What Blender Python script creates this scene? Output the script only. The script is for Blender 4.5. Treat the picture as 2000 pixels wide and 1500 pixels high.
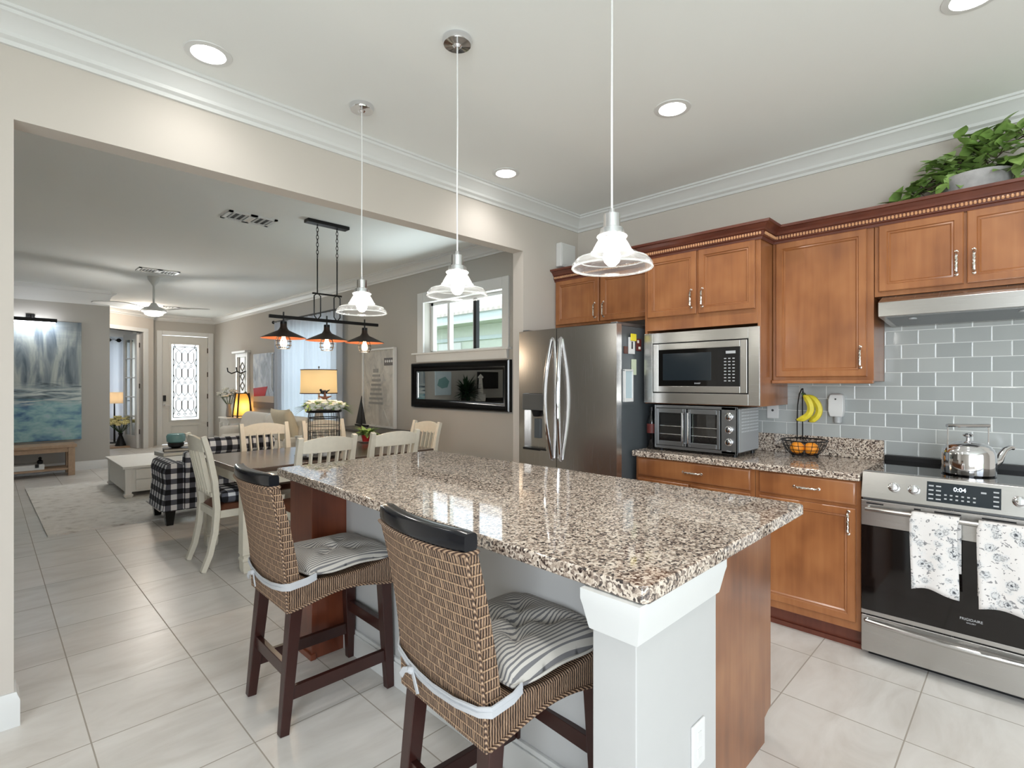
import bpy, bmesh, math, random
from mathutils import Vector, Matrix
from math import sin, cos, pi, radians, sqrt
random.seed(7)
S = bpy.context.scene
for o in list(bpy.data.objects): bpy.data.objects.remove(o)
COL = S.collection
D = bpy.data

# ------------------------------------------------------------------ camera, world, light, exposure
cam = D.cameras.new('camera'); co = D.objects.new('camera', cam); COL.objects.link(co)
cam.sensor_fit = 'HORIZONTAL'; cam.sensor_width = 36
cam.lens = 36*1019.7/2000
cam.shift_y = -(750-746.4)/2000
co.location = (0, 0, 1.38); co.rotation_euler = (pi/2, 0, -radians(45.24))
cam.clip_start = 0.02; cam.clip_end = 200
S.camera = co
S.view_settings.view_transform = 'Standard'; S.view_settings.look = 'None'
S.view_settings.exposure = 0.88; S.view_settings.gamma = 1.0
S.view_settings.use_curve_mapping = False

W = D.worlds.new('world'); S.world = W; W.use_nodes = True
wn = W.node_tree.nodes; wn.clear()
wo = wn.new('ShaderNodeOutputWorld'); wb = wn.new('ShaderNodeBackground')
wb.inputs[0].default_value = (0.82, 0.91, 1.0, 1); wb.inputs[1].default_value = 1.7
W.node_tree.links.new(wb.outputs[0], wo.inputs[0])

def area(name, loc, rot, sx, sy, power, col=(1, 1, 1)):
    l = D.lights.new(name, 'AREA'); l.shape = 'RECTANGLE'; l.size = sx; l.size_y = sy; l.energy = power; l.color = col
    o = D.objects.new(name, l); COL.objects.link(o); o.location = loc; o.rotation_euler = rot
    return o
# daylight through the glazed doors behind the camera, and through the living room windows
area('daylight_patio_door', (0.6, -2.9, 1.25), (pi/2, 0, 0), 2.6, 2.2, 8, (0.88, 0.945, 1))
area('daylight_side_window', (-2.4, -1.75, 1.4), (0, -pi/2, 0), 1.8, 2.2, 84, (0.86, 0.935, 1))
area('daylight_curtain_window', (4.25, 8.45, 1.5), (0, pi/2, 0), 1.9, 2.3, 40, (0.82, 0.915, 1))
area('ground_bounce_fill', (4.75, 4.56, 1.15), (0, radians(128), 0), 1.0, 2.2, 70, (0.86, 0.94, 1))  # added lamp below the high window, imitating daylight bounced off the ground
area('daylight_den_window', (1.2, 16.4, 1.5), (-pi/2, 0, 0), 2.0, 1.8, 40, (0.93, 0.97, 1))
area('daylight_front_door', (3.2, 13.95, 1.4), (-pi/2, 0, 0), 0.5, 1.7, 25, (0.95, 0.98, 1))

# ------------------------------------------------------------------ node and material helpers
class NT:
    def __init__(s, name):
        s.m = D.materials.new(name); s.m.use_nodes = True; s.t = s.m.node_tree; s.t.nodes.clear()
        s.out = s.n('ShaderNodeOutputMaterial')
    def n(s, ty, **k):
        x = s.t.nodes.new(ty)
        for a, b in k.items(): setattr(x, a, b)
        return x
    def l(s, a, b): s.t.links.new(a, b)
    def set(s, sock, v):
        if isinstance(v, bpy.types.NodeSocket): s.l(v, sock)
        elif isinstance(v, (tuple, list)) and len(v) == 3 and sock.type == 'RGBA': sock.default_value = (*v, 1)
        else: sock.default_value = v
    def uv(s): return s.n('ShaderNodeTexCoord').outputs['UV']
    def ob(s): return s.n('ShaderNodeTexCoord').outputs['Object']
    def mp(s, vec, scale=(1, 1, 1), loc=(0, 0, 0), rot=(0, 0, 0)):
        x = s.n('ShaderNodeMapping'); s.l(vec, x.inputs[0])
        x.inputs['Scale'].default_value = scale; x.inputs['Location'].default_value = loc; x.inputs['Rotation'].default_value = rot
        return x.outputs[0]
    def xyz(s, vec):
        x = s.n('ShaderNodeSeparateXYZ'); s.l(vec, x.inputs[0]); return x.outputs
    def ma(s, op, a, b=0.0, c=0.0):
        x = s.n('ShaderNodeMath', operation=op); s.set(x.inputs[0], a); s.set(x.inputs[1], b); s.set(x.inputs[2], c); return x.outputs[0]
    def noise(s, vec, scale=5, detail=3, rough=.5, dist=0):
        x = s.n('ShaderNodeTexNoise'); s.l(vec, x.inputs['Vector'])
        x.inputs['Scale'].default_value = scale; x.inputs['Detail'].default_value = detail
        x.inputs['Roughness'].default_value = rough; x.inputs['Distortion'].default_value = dist
        return x.outputs['Fac']
    def vor(s, vec, scale=50, out='Color', feature='F1', rnd=1):
        x = s.n('ShaderNodeTexVoronoi', feature=feature); s.l(vec, x.inputs['Vector']); x.inputs['Scale'].default_value = scale
        x.inputs['Randomness'].default_value = rnd
        return x.outputs[out]
    def ramp(s, fac, stops, const=False):
        x = s.n('ShaderNodeValToRGB'); s.set(x.inputs[0], fac); e = x.color_ramp.elements
        if const: x.color_ramp.interpolation = 'CONSTANT'
        while len(e) < len(stops): e.new(0.5)
        for i, (p, c) in enumerate(stops):
            e[i].position = p; e[i].color = (*c, 1) if len(c) == 3 else c
        return x.outputs[0]
    def mix(s, f, a, b, mode='MIX'):
        x = s.n('ShaderNodeMix', data_type='RGBA', blend_type=mode)
        s.set(x.inputs[0], f); s.set(x.inputs[6], a); s.set(x.inputs[7], b); return x.outputs[2]
    def bump(s, h, strength=.3, dist=.002):
        x = s.n('ShaderNodeBump'); s.l(h, x.inputs['Height']); x.inputs['Strength'].default_value = strength; x.inputs['Distance'].default_value = dist
        return x.outputs[0]
    def bsdf(s, col, rough=.5, metal=0, bump=None, **k):
        x = s.n('ShaderNodeBsdfPrincipled')
        s.set(x.inputs['Base Color'], col); s.set(x.inputs['Roughness'], rough); s.set(x.inputs['Metallic'], metal)
        if bump is not None: s.l(bump, x.inputs['Normal'])
        for a, b in k.items(): s.set(x.inputs[a.replace('_', ' ')], b)
        s.l(x.outputs[0], s.out.inputs[0]); return x
def lin(r, g, b):
    f = lambda c: ((c/255+.055)/1.055)**2.4 if c > 10 else c/255/12.92
    return (f(r), f(g), f(b))
def plain(name, rgb, rough=.5, metal=0, var=.06, scale=14, bmp=0, **k):
    t = NT(name); c = lin(*rgb); v = t.ob()
    f = t.noise(v, scale, 3)
    col = t.mix(f, tuple(x*(1-var) for x in c), tuple(min(1, x*(1+var)) for x in c))
    b = t.bump(t.noise(v, 260, 2), bmp, .001) if bmp else None
    t.bsdf(col, rough, metal, b, **k); return t.m
def emis(name, rgb, strength):
    t = NT(name); e = t.n('ShaderNodeEmission'); e.inputs[0].default_value = (*rgb, 1); e.inputs[1].default_value = strength
    t.l(e.outputs[0], t.out.inputs[0]); return t.m
def thin_glass(name, tint=(1, 1, 1), refl=1.0, rough=0.02, glint_white=0):
    t = NT(name); a = t.n('ShaderNodeBsdfTransparent'); a.inputs[0].default_value = (*tint, 1)
    g = t.n('ShaderNodeBsdfGlossy'); g.inputs['Roughness'].default_value = rough
    fr = t.n('ShaderNodeLayerWeight'); fr.inputs[0].default_value = .5
    f = t.ma('MULTIPLY', t.ma('ADD', .04, t.ma('MULTIPLY', t.ma('POWER', fr.outputs['Facing'], 4), .7)), refl)
    m = t.n('ShaderNodeMixShader'); t.l(f, m.inputs[0]); t.l(a.outputs[0], m.inputs[1]); t.l(g.outputs[0], m.inputs[2])
    if glint_white:  # translucent white mixed in, standing in for bulb highlights on clear glass
        tr = t.n('ShaderNodeBsdfTranslucent'); df = t.n('ShaderNodeBsdfDiffuse'); m2 = t.n('ShaderNodeMixShader'); m2.inputs[0].default_value = .5
        t.l(tr.outputs[0], m2.inputs[1]); t.l(df.outputs[0], m2.inputs[2])
        m3 = t.n('ShaderNodeMixShader'); t.l(t.ma('MULTIPLY', t.ma('ADD', .25, fr.outputs['Facing']), glint_white), m3.inputs[0]); t.l(m.outputs[0], m3.inputs[1]); t.l(m2.outputs[0], m3.inputs[2]); m = m3
    t.l(m.outputs[0], t.out.inputs[0]); return t.m
def cloth_translucent(name, rgb, trans=.6, glow=0):
    t = NT(name); c = lin(*rgb)
    d = t.n('ShaderNodeBsdfDiffuse'); d.inputs[0].default_value = (*c, 1)
    x = t.n('ShaderNodeBsdfTranslucent'); x.inputs[0].default_value = (*c, 1)
    m = t.n('ShaderNodeMixShader'); m.inputs[0].default_value = trans
    t.l(d.outputs[0], m.inputs[1]); t.l(x.outputs[0], m.inputs[2]); t.l(m.outputs[0], t.out.inputs[0]); return t.m

M = {}
M['wall'] = plain('wall_paint', (201, 194, 186), .85, var=.015, scale=3)
M['wallgrey'] = plain('grey_wall_paint', (180, 177, 171), .85, var=.015, scale=3)
M['ceiling'] = plain('ceiling_paint', (236, 238, 236), .9, var=.01, scale=3, bmp=.05)
M['white'] = plain('white_trim_paint', (218, 219, 218), .4, var=.01)
M['doorpaint'] = plain('door_paint', (214, 213, 208), .4, var=.01)
M['islandpaint'] = plain('island_grey_paint', (188, 188, 187), .7, var=.015)
M['whiteplastic'] = plain('white_plastic', (222, 222, 222), .35, var=.01)
M['cream'] = plain('cream_chair_paint', (220, 214, 198), .45, var=.08, scale=30)
M['whitewood'] = plain('white_furniture_paint', (226, 224, 218), .5, var=.04)
M['sofa'] = plain('ivory_slipcover', (222, 216, 206), .9, var=.04, bmp=.15)
M['pillow'] = plain('cream_pillow_fabric', (226, 214, 190), .9, var=.05, bmp=.2)
M['black'] = plain('black_metal', (22, 22, 24), .4, .3, var=.1)
M['blackgloss'] = plain('black_gloss', (14, 14, 16), .12, var=.1)
M['glassblack'] = plain('black_glass', (8, 8, 9), .04, var=.05)
M['ovenglass'] = plain('oven_dark_glass', (16, 12, 11), .06, var=.05)
M['screen'] = plain('dark_display', (30, 38, 44), .15, var=.05)
M['leather'] = plain('black_leather', (15, 17, 23), .16, var=.1, bmp=.08)
M['espresso'] = plain('espresso_wood', (52, 26, 22), .28, var=.2, scale=20)
M['bronze'] = plain('dark_bronze', (66, 54, 48), .45, .7, var=.15)
M['copper'] = plain('copper_shade_inside', (176, 104, 70), .4, .4, var=.15)
M['chrome'] = plain('chrome', (225, 225, 228), .08, 1, var=.01)
M['nickel'] = plain('polished_nickel_pull', (226, 222, 216), .16, 1, var=.05)
M['darkgrey'] = plain('dark_grey_panel', (88, 94, 98), .42, .2, var=.03)
M['greysteel'] = plain('grey_oven_metal', (128, 130, 132), .34, .8, var=.03)
M['yellow'] = plain('yellow_plastic', (232, 214, 40), .4)
M['brownmag'] = plain('brown_magnet', (92, 52, 40), .5)
M['pinkmag'] = plain('dark_red_magnet', (96, 40, 36), .5)
M['paleblue'] = plain('pale_blue_card', (190, 208, 216), .5)
M['palegreen'] = plain('pale_green_card', (204, 214, 188), .5)
M['red'] = plain('red_glaze', (168, 28, 36), .3)
M['boatred'] = plain('boat_red_paint', (186, 36, 52), .7, var=.15)
M['teal'] = plain('teal_jar', (120, 160, 160), .2)
M['paper'] = plain('book_pages', (228, 222, 210), .8)
M['bookgrey'] = plain('grey_book_cover', (150, 150, 148), .6)
M['ribbon'] = plain('white_ribbon', (188, 190, 194), .7, bmp=.2)
M['orange'] = plain('orange_peel', (240, 150, 40), .45, var=.08, scale=60, bmp=.3)
M['stem'] = plain('dark_stem', (60, 48, 34), .7)
M['petal'] = plain('white_petals', (238, 236, 226), .7)
M['yellowpetal'] = plain('yellow_petals', (230, 220, 160), .7)
M['terrac'] = plain('grey_stone_planter', (168, 166, 166), .7, var=.35, scale=26, bmp=.4)
M['slate'] = plain('dark_slate_top', (72, 66, 62), .4)
M['outlet'] = plain('outlet_slots', (60, 60, 60), .5)
M['lampbase'] = plain('pale_lamp_base', (210, 200, 186), .5)
M['vent'] = plain('vent_dark', (44, 46, 48), .6)
M['stucco'] = plain('neighbour_stucco', (204, 210, 200), .9, var=.05)
M['fascia'] = plain('neighbour_fascia', (196, 206, 208), .7)
M['grass'] = plain('lawn', (150, 166, 120), .9, var=.3, scale=8)
M['paving'] = plain('pale_paving', (214, 214, 208), .8, var=.05)
M['hedge'] = plain('hedge_leaves', (176, 192, 130), .8, var=.5, scale=12)
M['seatbrown'] = plain('brown_seat_upholstery', (104, 62, 42), .6, var=.35, scale=30, bmp=.2)
M['rustic'] = plain('rustic_bench_wood', (168, 142, 118), .6, var=.22, scale=24)
M['kraft'] = plain('bronze_knob', (40, 34, 30), .35, .6)
M['lock'] = plain('lock_keypad', (30, 30, 34), .3)
M['label'] = plain('pale_lettering', (176, 178, 180), .4)
M['glow'] = emis('bulb_glow', (1, .95, .88), 45)
M['warmglow'] = emis('warm_bulb_glow', (1, .66, .34), 16)
M['lampglow'] = emis('lamp_bulb_glow', (1, .8, .52), 36)
M['downlight'] = emis('downlight_glow', (1, .97, .92), 14)
M['fanlight'] = emis('fan_light_glow', (1, .97, .9), 5)
M['piclight'] = emis('picture_light_glow', (.93, .95, 1), 22)
M['clock'] = emis('clock_digits', (.8, .92, 1), 2.2)
M['glass'] = thin_glass('clear_glass', (.97, .98, .98), 1.0)
M['pane'] = thin_glass('window_pane', (.97, .99, .98), .6)
M['sheer'] = cloth_translucent('sheer_white_curtain', (200, 206, 216), .24)
M['shade'] = cloth_translucent('linen_lamp_shade', (240, 220, 182), .6)
M['palefab'] = cloth_translucent('pale_lamp_shade', (232, 214, 190), .5)
M['amber'] = cloth_translucent('amber_lantern_panel', (246, 206, 122), .65)

def wood(name, dark, mid, light, rough=.3, sc=(9, 1.2, 9), coat=.25):
    t = NT(name); v = t.uv()
    g = t.noise(t.mp(v, (26, 1.6, 1)), 1.2, 3, .5, .6)
    b = t.noise(t.mp(v, (4, 3, 1)), 1.3, 2, .5)
    f = t.ma('ADD', t.ma('MULTIPLY', g, .32), t.ma('MULTIPLY', b, .68))
    col = t.ramp(f, [(.3, lin(*dark)), (.5, lin(*mid)), (.72, lin(*light))])
    t.bsdf(col, rough, 0, None, Coat_Weight=coat, Coat_Roughness=.18); return t.m
M['cherry'] = wood('cherry_cabinet_wood', (128, 78, 46), (152, 97, 58), (170, 114, 71), .3)
M['cherrydark'] = wood('cherry_moulding_wood', (80, 38, 28), (98, 50, 36), (114, 62, 44), .3)
M['postwood'] = wood('dark_cherry_post_wood', (92, 46, 30), (116, 60, 40), (136, 74, 48), .3)
M['panelwood'] = wood('island_panel_wood', (108, 68, 44), (138, 90, 58), (158, 110, 74), .36)
def planks():
    t = NT('table_plank_wood'); v = t.uv(); s = t.xyz(v)
    q = t.ma('DIVIDE', s[1], .13); fr = t.ma('FRACT', q); k = t.ma('FLOOR', q)
    wn_ = t.n('ShaderNodeTexWhiteNoise', noise_dimensions='1D'); t.l(k, wn_.inputs['W'])
    g = t.noise(t.mp(v, (1.6, 26, 1)), 1.5, 4, .6, .6)
    f = t.ma('ADD', t.ma('MULTIPLY', g, .6), t.ma('MULTIPLY', wn_.outputs['Value'], .4))
    col = t.ramp(f, [(.25, lin(58, 46, 40)), (.5, lin(84, 68, 58)), (.75, lin(118, 100, 90))])
    e = t.ma('LESS_THAN', t.ma('MINIMUM', fr, t.ma('SUBTRACT', 1, fr)), .025)
    col = t.mix(e, col, lin(34, 26, 22))
    t.bsdf(col, .22, 0, None, Coat_Weight=.3, Coat_Roughness=.15); return t.m
M['tabletop'] = planks()

def granite():
    t = NT('granite'); v = t.ob()
    w = t.noise(v, 60, 3, .6)
    vv = t.n('ShaderNodeVectorMath', operation='ADD'); t.l(v, vv.inputs[0])
    cx = t.n('ShaderNodeCombineXYZ')
    for i in range(3): t.l(t.ma('MULTIPLY', t.noise(t.mp(v, (1, 1, 1), (i*3.1, i, 0)), 55, 2), .02), cx.inputs[i])
    t.l(cx.outputs[0], vv.inputs[1])
    c = t.vor(vv.outputs[0], 150)
    s = t.xyz(c)[0]
    f = t.ma('ADD', t.ma('MULTIPLY', s, .62), t.ma('MULTIPLY', t.noise(v, 95, 3, .65), .5))
    col = t.ramp(f, [(.27, lin(48, 40, 40)), (.38, lin(104, 90, 82)), (.5, lin(156, 140, 128)), (.64, lin(194, 178, 162)), (.8, lin(224, 212, 198))])
    t.bsdf(col, .045, 0, None, IOR=1.75, Specular_IOR_Level=.6); return t.m
M['granite'] = granite()

def floor_tile():
    t = NT('floor_tile'); v = t.ob(); s = t.xyz(v); P = .441
    def edge(c, off):
        f = t.ma('FRACT', t.ma('DIVIDE', t.ma('SUBTRACT', c, off), P))
        return t.ma('MINIMUM', f, t.ma('SUBTRACT', 1, f))
    e = t.ma('MINIMUM', edge(s[0], .285-P*20), edge(s[1], .784-P*20))
    g = t.ma('LESS_THAN', e, .0058)
    cell = t.n('ShaderNodeTexWhiteNoise'); cb = t.n('ShaderNodeCombineXYZ')
    for i, o in ((0, .285-P*20), (1, .784-P*20)): t.l(t.ma('FLOOR', t.ma('DIVIDE', t.ma('SUBTRACT', s[i], o), P)), cb.inputs[i])
    t.l(cb.outputs[0], cell.inputs['Vector'])
    n1 = t.noise(t.mp(v, (1.2, 3.4, 1)), 1.6, 5, .6, 1.2)
    f = t.ma('ADD', t.ma('MULTIPLY', n1, .8), t.ma('MULTIPLY', cell.outputs['Value'], .14))
    col = t.ramp(f, [(.25, lin(198, 192, 185)), (.5, lin(216, 212, 207)), (.75, lin(228, 225, 221))])
    col = t.mix(g, col, lin(164, 156, 146))
    rough = t.ma('ADD', .3, t.ma('MULTIPLY', g, .5))
    t.bsdf(col, rough, 0, t.bump(t.ma('SUBTRACT', 1, g), .25, .002)); return t.m
M['floor'] = floor_tile()

def subway():
    t = NT('subway_tile'); v = t.ob(); s = t.xyz(v); H = .0805; L = .155
    row = t.ma('DIVIDE', t.ma('SUBTRACT', s[2], 1.195-H*20), H)
    fr = t.ma('FRACT', row); k = t.ma('FLOOR', row)
    off = t.ma('MULTIPLY', t.ma('MODULO', k, 2), .5)
    cy = t.ma('ADD', t.ma('DIVIDE', t.ma('SUBTRACT', s[1], .528-L*40), L), off)
    fy = t.ma('FRACT', cy); ky = t.ma('FLOOR', cy)
    ez = t.ma('MULTIPLY', t.ma('MINIMUM', fr, t.ma('SUBTRACT', 1, fr)), H)
    ey = t.ma('MULTIPLY', t.ma('MINIMUM', fy, t.ma('SUBTRACT', 1, fy)), L)
    e = t.ma('MINIMUM', ez, ey); g = t.ma('LESS_THAN', e, .0017)
    wn_ = t.n('ShaderNodeTexWhiteNoise'); cb = t.n('ShaderNodeCombineXYZ'); t.l(k, cb.inputs[0]); t.l(ky, cb.inputs[1]); t.l(cb.outputs[0], wn_.inputs['Vector'])
    col = t.mix(wn_.outputs['Value'], lin(162, 166, 166), lin(178, 181, 180))
    col = t.mix(g, col, lin(226, 228, 226))
    h = t.ma('MINIMUM', t.ma('DIVIDE', e, .005), 1)
    t.bsdf(col, t.ma('ADD', .1, t.ma('MULTIPLY', g, .6)), 0, t.bump(h, .6, .002)); return t.m
M['subway'] = subway()

def steel(name, rgb=(196, 192, 186), rough=.26, horiz=True):
    t = NT(name); v = t.uv()
    n = t.noise(t.mp(v, (3, 700, 1) if horiz else (700, 3, 1)), 1, 2)
    c = lin(*rgb)
    col = t.mix(n, tuple(x*.992 for x in c), tuple(min(1, x*1.008) for x in c))
    r = t.ma('ADD', rough-.01, t.ma('MULTIPLY', n, .02))
    t.bsdf(col, r, .96); return t.m
M['steel'] = steel('brushed_stainless', (186, 184, 181), .27)
M['steelv'] = steel('fridge_stainless', (192, 189, 186), .27, False)

def wicker(nm='woven_seagrass', rows=1):
    t = NT(nm); v = t.uv(); s = t.xyz(v)
    R = .027
    row = t.ma('DIVIDE', s[1], R); k = t.ma('FLOOR', row); fr = t.ma('FRACT', row)
    st = t.ma('FRACT', t.ma('ADD', t.ma('DIVIDE', s[0], .0085), t.ma('MULTIPLY', t.noise(v, 60, 2), .5)))
    strand = t.ma('SINE', t.ma('MULTIPLY', st, pi))
    blk = t.ma('FRACT', t.ma('ADD', t.ma('DIVIDE', s[0], .052), t.ma('MULTIPLY', t.ma('MODULO', k, 2), .5)))
    eb = t.ma('MINIMUM', blk, t.ma('SUBTRACT', 1, blk))
    er = t.ma('MINIMUM', fr, t.ma('SUBTRACT', 1, fr))
    bulge = t.ma('MAXIMUM', 1-rows, t.ma('MINIMUM', t.ma('MULTIPLY', er, 5), 1))
    gap = t.ma('MAXIMUM', t.ma('LESS_THAN', er, .085), t.ma('LESS_THAN', eb, .03))
    h = t.ma('MULTIPLY', t.ma('ADD', .12, t.ma('MULTIPLY', strand, .88)), t.ma('ADD', .35, t.ma('MULTIPLY', bulge, .65)))
    f = t.ma('ADD', t.ma('MULTIPLY', h, .62), t.ma('MULTIPLY', t.noise(t.mp(v, (1, .15, 1)), 120, 3), .42))
    col = t.ramp(f, [(.24, lin(12, 8, 6)), (.44, lin(50, 34, 25)), (.66, lin(112, 84, 64)), (.92, lin(178, 148, 122))])
    col = t.mix(t.ma('MULTIPLY', gap, .7*rows), col, lin(196, 162, 130))
    t.bsdf(col, .55, 0, t.bump(h, .8, .005)); return t.m
M['wicker'] = wicker(); M['wickerside'] = wicker('woven_seagrass_band', 0)
def braidm():
    t = NT('seagrass_braid'); s = t.xyz(t.ob())
    w = t.ma('SINE', t.ma('MULTIPLY', t.ma('ADD', t.ma('ADD', s[0], s[1]), s[2]), 2*pi/.014))
    col = t.ramp(t.ma('ADD', .5, t.ma('MULTIPLY', w, .5)), [(.1, lin(60, 40, 30)), (.6, lin(140, 112, 90)), (1, lin(172, 144, 118))])
    t.bsdf(col, .55, 0, t.bump(w, .6, .003)); return t.m
M['braid'] = braidm()

def plaid(name, P=.1, white=(236, 237, 240), black=(14, 14, 22)):
    t = NT(name); v = t.uv(); s = t.xyz(v)
    a = t.ma('LESS_THAN', t.ma('FRACT', t.ma('DIVIDE', s[0], P)), .5); b = t.ma('LESS_THAN', t.ma('FRACT', t.ma('DIVIDE', s[1], P)), .5)
    f = t.ma('MULTIPLY', t.ma('ADD', a, b), .5)
    tw = t.ma('LESS_THAN', t.ma('FRACT', t.ma('MULTIPLY', t.ma('ADD', s[0], s[1]), 160)), .5)
    g = lin(90, 92, 102)
    col = t.ramp(f, [(0, lin(*white)), (.4, g), (.8, lin(*black))], True)
    col = t.mix(t.ma('MULTIPLY', tw, .15), col, lin(*black))
    t.bsdf(col, .9); return t.m
M['plaid'] = plaid('buffalo_plaid')

def stripes(name, P, a, b, duty=.5, axis=0):
    t = NT(name); s = t.xyz(t.ob())
    f = t.ma('LESS_THAN', t.ma('FRACT', t.ma('DIVIDE', t.ma('ADD', s[axis], 5), P)), duty)
    t.bsdf(t.mix(f, lin(*a), lin(*b)), .85, 0, t.bump(t.noise(t.ob(), 400, 2), .2, .001)); return t.m
M['ticking'] = stripes('ticking_stripe', .013, (186, 182, 175), (108, 107, 109), .42, 1)

def floral():
    t = NT('floral_towel'); v = t.uv()
    d = t.vor(v, 21, 'Distance'); w = t.noise(v, 80, 3, .6, 1.5)
    ring = t.ma('ADD', d, t.ma('MULTIPLY', t.ma('SUBTRACT', w, .5), .55))
    col = t.ramp(ring, [(.0, lin(50, 52, 56)), (.1, lin(90, 92, 96)), (.17, lin(196, 198, 200)), (.27, lin(212, 210, 208)), (.31, lin(112, 114, 118)), (.36, lin(206, 206, 206)), (.5, lin(218, 214, 211))])
    sp = t.ma('GREATER_THAN', t.noise(v, 60, 2, .5, .6), .63)
    col = t.mix(t.ma('MULTIPLY', sp, .7), col, lin(70, 72, 78))
    t.bsdf(col, .95, 0, t.bump(t.noise(v, 500, 2), .3, .001)); return t.m
M['floral'] = floral()

def rug():
    t = NT('patterned_rug'); v = t.ob()
    n = t.noise(v, 7, 5, .65, 1.2); d = t.vor(v, 9, 'Distance')
    f = t.ma('ADD', t.ma('MULTIPLY', n, .7), t.ma('MULTIPLY', d, .35))
    col = t.ramp(f, [(.28, lin(176, 170, 164)), (.42, lin(216, 212, 206)), (.6, lin(230, 227, 222)), (.8, lin(206, 202, 198))])
    t.bsdf(col, .95, 0, t.bump(t.noise(v, 300, 2), .4, .004)); return t.m
M['rug'] = rug()

def abstract_lake():
    t = NT('abstract_lake_canvas'); v = t.uv(); s = t.xyz(v)   # u = x, v = z in metres
    z = t.ma('DIVIDE', t.ma('SUBTRACT', s[1], .49), 1.82)
    st = t.noise(t.mp(v, (5, .7, 1)), 1.5, 4, .6, .7)
    hz = t.noise(t.mp(v, (1.3, 9, 1)), 1.7, 4, .6, .6)
    bl = t.noise(t.mp(v, (2.2, 4, 1)), 1.8, 3, .6, .2)
    up = t.ramp(st, [(.33, lin(84, 98, 108)), (.45, lin(124, 136, 142)), (.58, lin(168, 176, 172)), (.72, lin(190, 196, 190))])
    midc = t.ramp(hz, [(.36, lin(44, 58, 66)), (.46, lin(136, 152, 158)), (.58, lin(204, 212, 208)), (.7, lin(168, 186, 190))])
    low = t.ramp(bl, [(.3, lin(70, 108, 142)), (.42, lin(112, 150, 170)), (.52, lin(138, 178, 182)), (.62, lin(160, 192, 194)), (.74, lin(172, 180, 202))])
    zz = t.ma('ADD', z, t.ma('MULTIPLY', t.ma('SUBTRACT', hz, .5), .2))
    a = t.ramp(zz, [(.30, (0, 0, 0)), (.34, (1, 1, 1))]); b = t.ramp(zz, [(.42, (0, 0, 0)), (.5, (1, 1, 1))])
    top = t.ramp(zz, [(.78, (0, 0, 0)), (.98, (1, 1, 1))])
    c = t.mix(a, low, midc); c = t.mix(b, c, up); c = t.mix(t.ma('MULTIPLY', top, .7), c, lin(96, 108, 120))
    t.bsdf(c, .6, 0, t.bump(bl, .2, .002)); return t.m
M['lake'] = abstract_lake()
def abstract_sea():
    t = NT('blue_grey_boat_canvas'); v = t.uv(); s = t.xyz(v)
    n = t.noise(t.mp(v, (2.2, 1.1, 1)), 2.4, 4, .6, 1)
    c = t.ramp(n, [(.3, lin(120, 132, 148)), (.48, lin(176, 188, 204)), (.6, lin(206, 214, 222)), (.75, lin(158, 172, 190))])
    f = t.ramp(s[1], [(.0, (1, 1, 1)), (1, (1, 1, 1))])
    sand = t.ma('LESS_THAN', s[1], 1.12); d = t.ma('LESS_THAN', s[1], 1.0)
    c = t.mix(sand, c, lin(196, 182, 168)); c = t.mix(d, c, lin(120, 110, 108))
    t.bsdf(c, .6); return t.m
M['sea'] = abstract_sea()
def relief():
    t = NT('pale_sail_print'); v = t.uv()
    n = t.noise(t.mp(v, (3, 2, 1)), 2, 4, .6, 1.2)
    c = t.ramp(n, [(.3, lin(168, 168, 166)), (.5, lin(196, 194, 188)), (.7, lin(214, 212, 206))])
    t.bsdf(c, .6); return t.m
M['relief'] = relief()
def leafmat(name, a, b):
    t = NT(name); oi = t.n('ShaderNodeObjectInfo'); n = t.noise(t.ob(), 16, 2)
    t.bsdf(t.mix(n, lin(*a), lin(*b)), .38); return t.m
M['bead'] = plain('rope_bead_glint', (196, 146, 108), .2)  # bead colour lightened to paint in the bright glints along the moulding
M['leaf'] = leafmat('pothos_leaf', (74, 108, 50), (176, 208, 118))
M['leafdark'] = leafmat('dark_leaf', (20, 44, 30), (70, 104, 52))
M['palm'] = leafmat('palm_leaf', (16, 34, 24), (44, 74, 48))
def banana():
    t = NT('banana_peel'); s = t.xyz(t.uv()); n = t.noise(t.ob(), 30, 2)
    t.bsdf(t.mix(n, lin(196, 186, 40), lin(240, 216, 70)), .45); return t.m
M['banana'] = banana()
def rooftile():
    t = NT('neighbour_roof_tile'); v = t.ob(); s = t.xyz(v)
    a = t.ma('SINE', t.ma('MULTIPLY', s[1], 2*pi/.3)); b = t.ma('FRACT', t.ma('DIVIDE', s[0], .35))
    c = t.mix(t.ma('MULTIPLY', b, .6), lin(236, 226, 218), lin(190, 174, 166))
    t.bsdf(c, .8, 0, t.bump(a, 1, .05)); return t.m
M['roof'] = rooftile()
def perf():
    t = NT('perforated_side_panel'); s = t.xyz(t.ob())
    def c(x, p, o): return t.ma('ABSOLUTE', t.ma('SUBTRACT', t.ma('FRACT', t.ma('DIVIDE', t.ma('ADD', x, o), p)), .5))
    hole = t.ma('MULTIPLY', t.ma('LESS_THAN', c(s[0], .026, 0), .27), t.ma('LESS_THAN', c(s[2], .02, 0), .22))
    inr = t.ma('MULTIPLY', t.ma('GREATER_THAN', s[2], 1.06), t.ma('GREATER_THAN', s[0], 3.3))
    t.bsdf(t.mix(t.ma('MULTIPLY', hole, inr), lin(168, 172, 176), lin(222, 226, 230)), .45, .2); return t.m
M['perf'] = perf()

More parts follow.
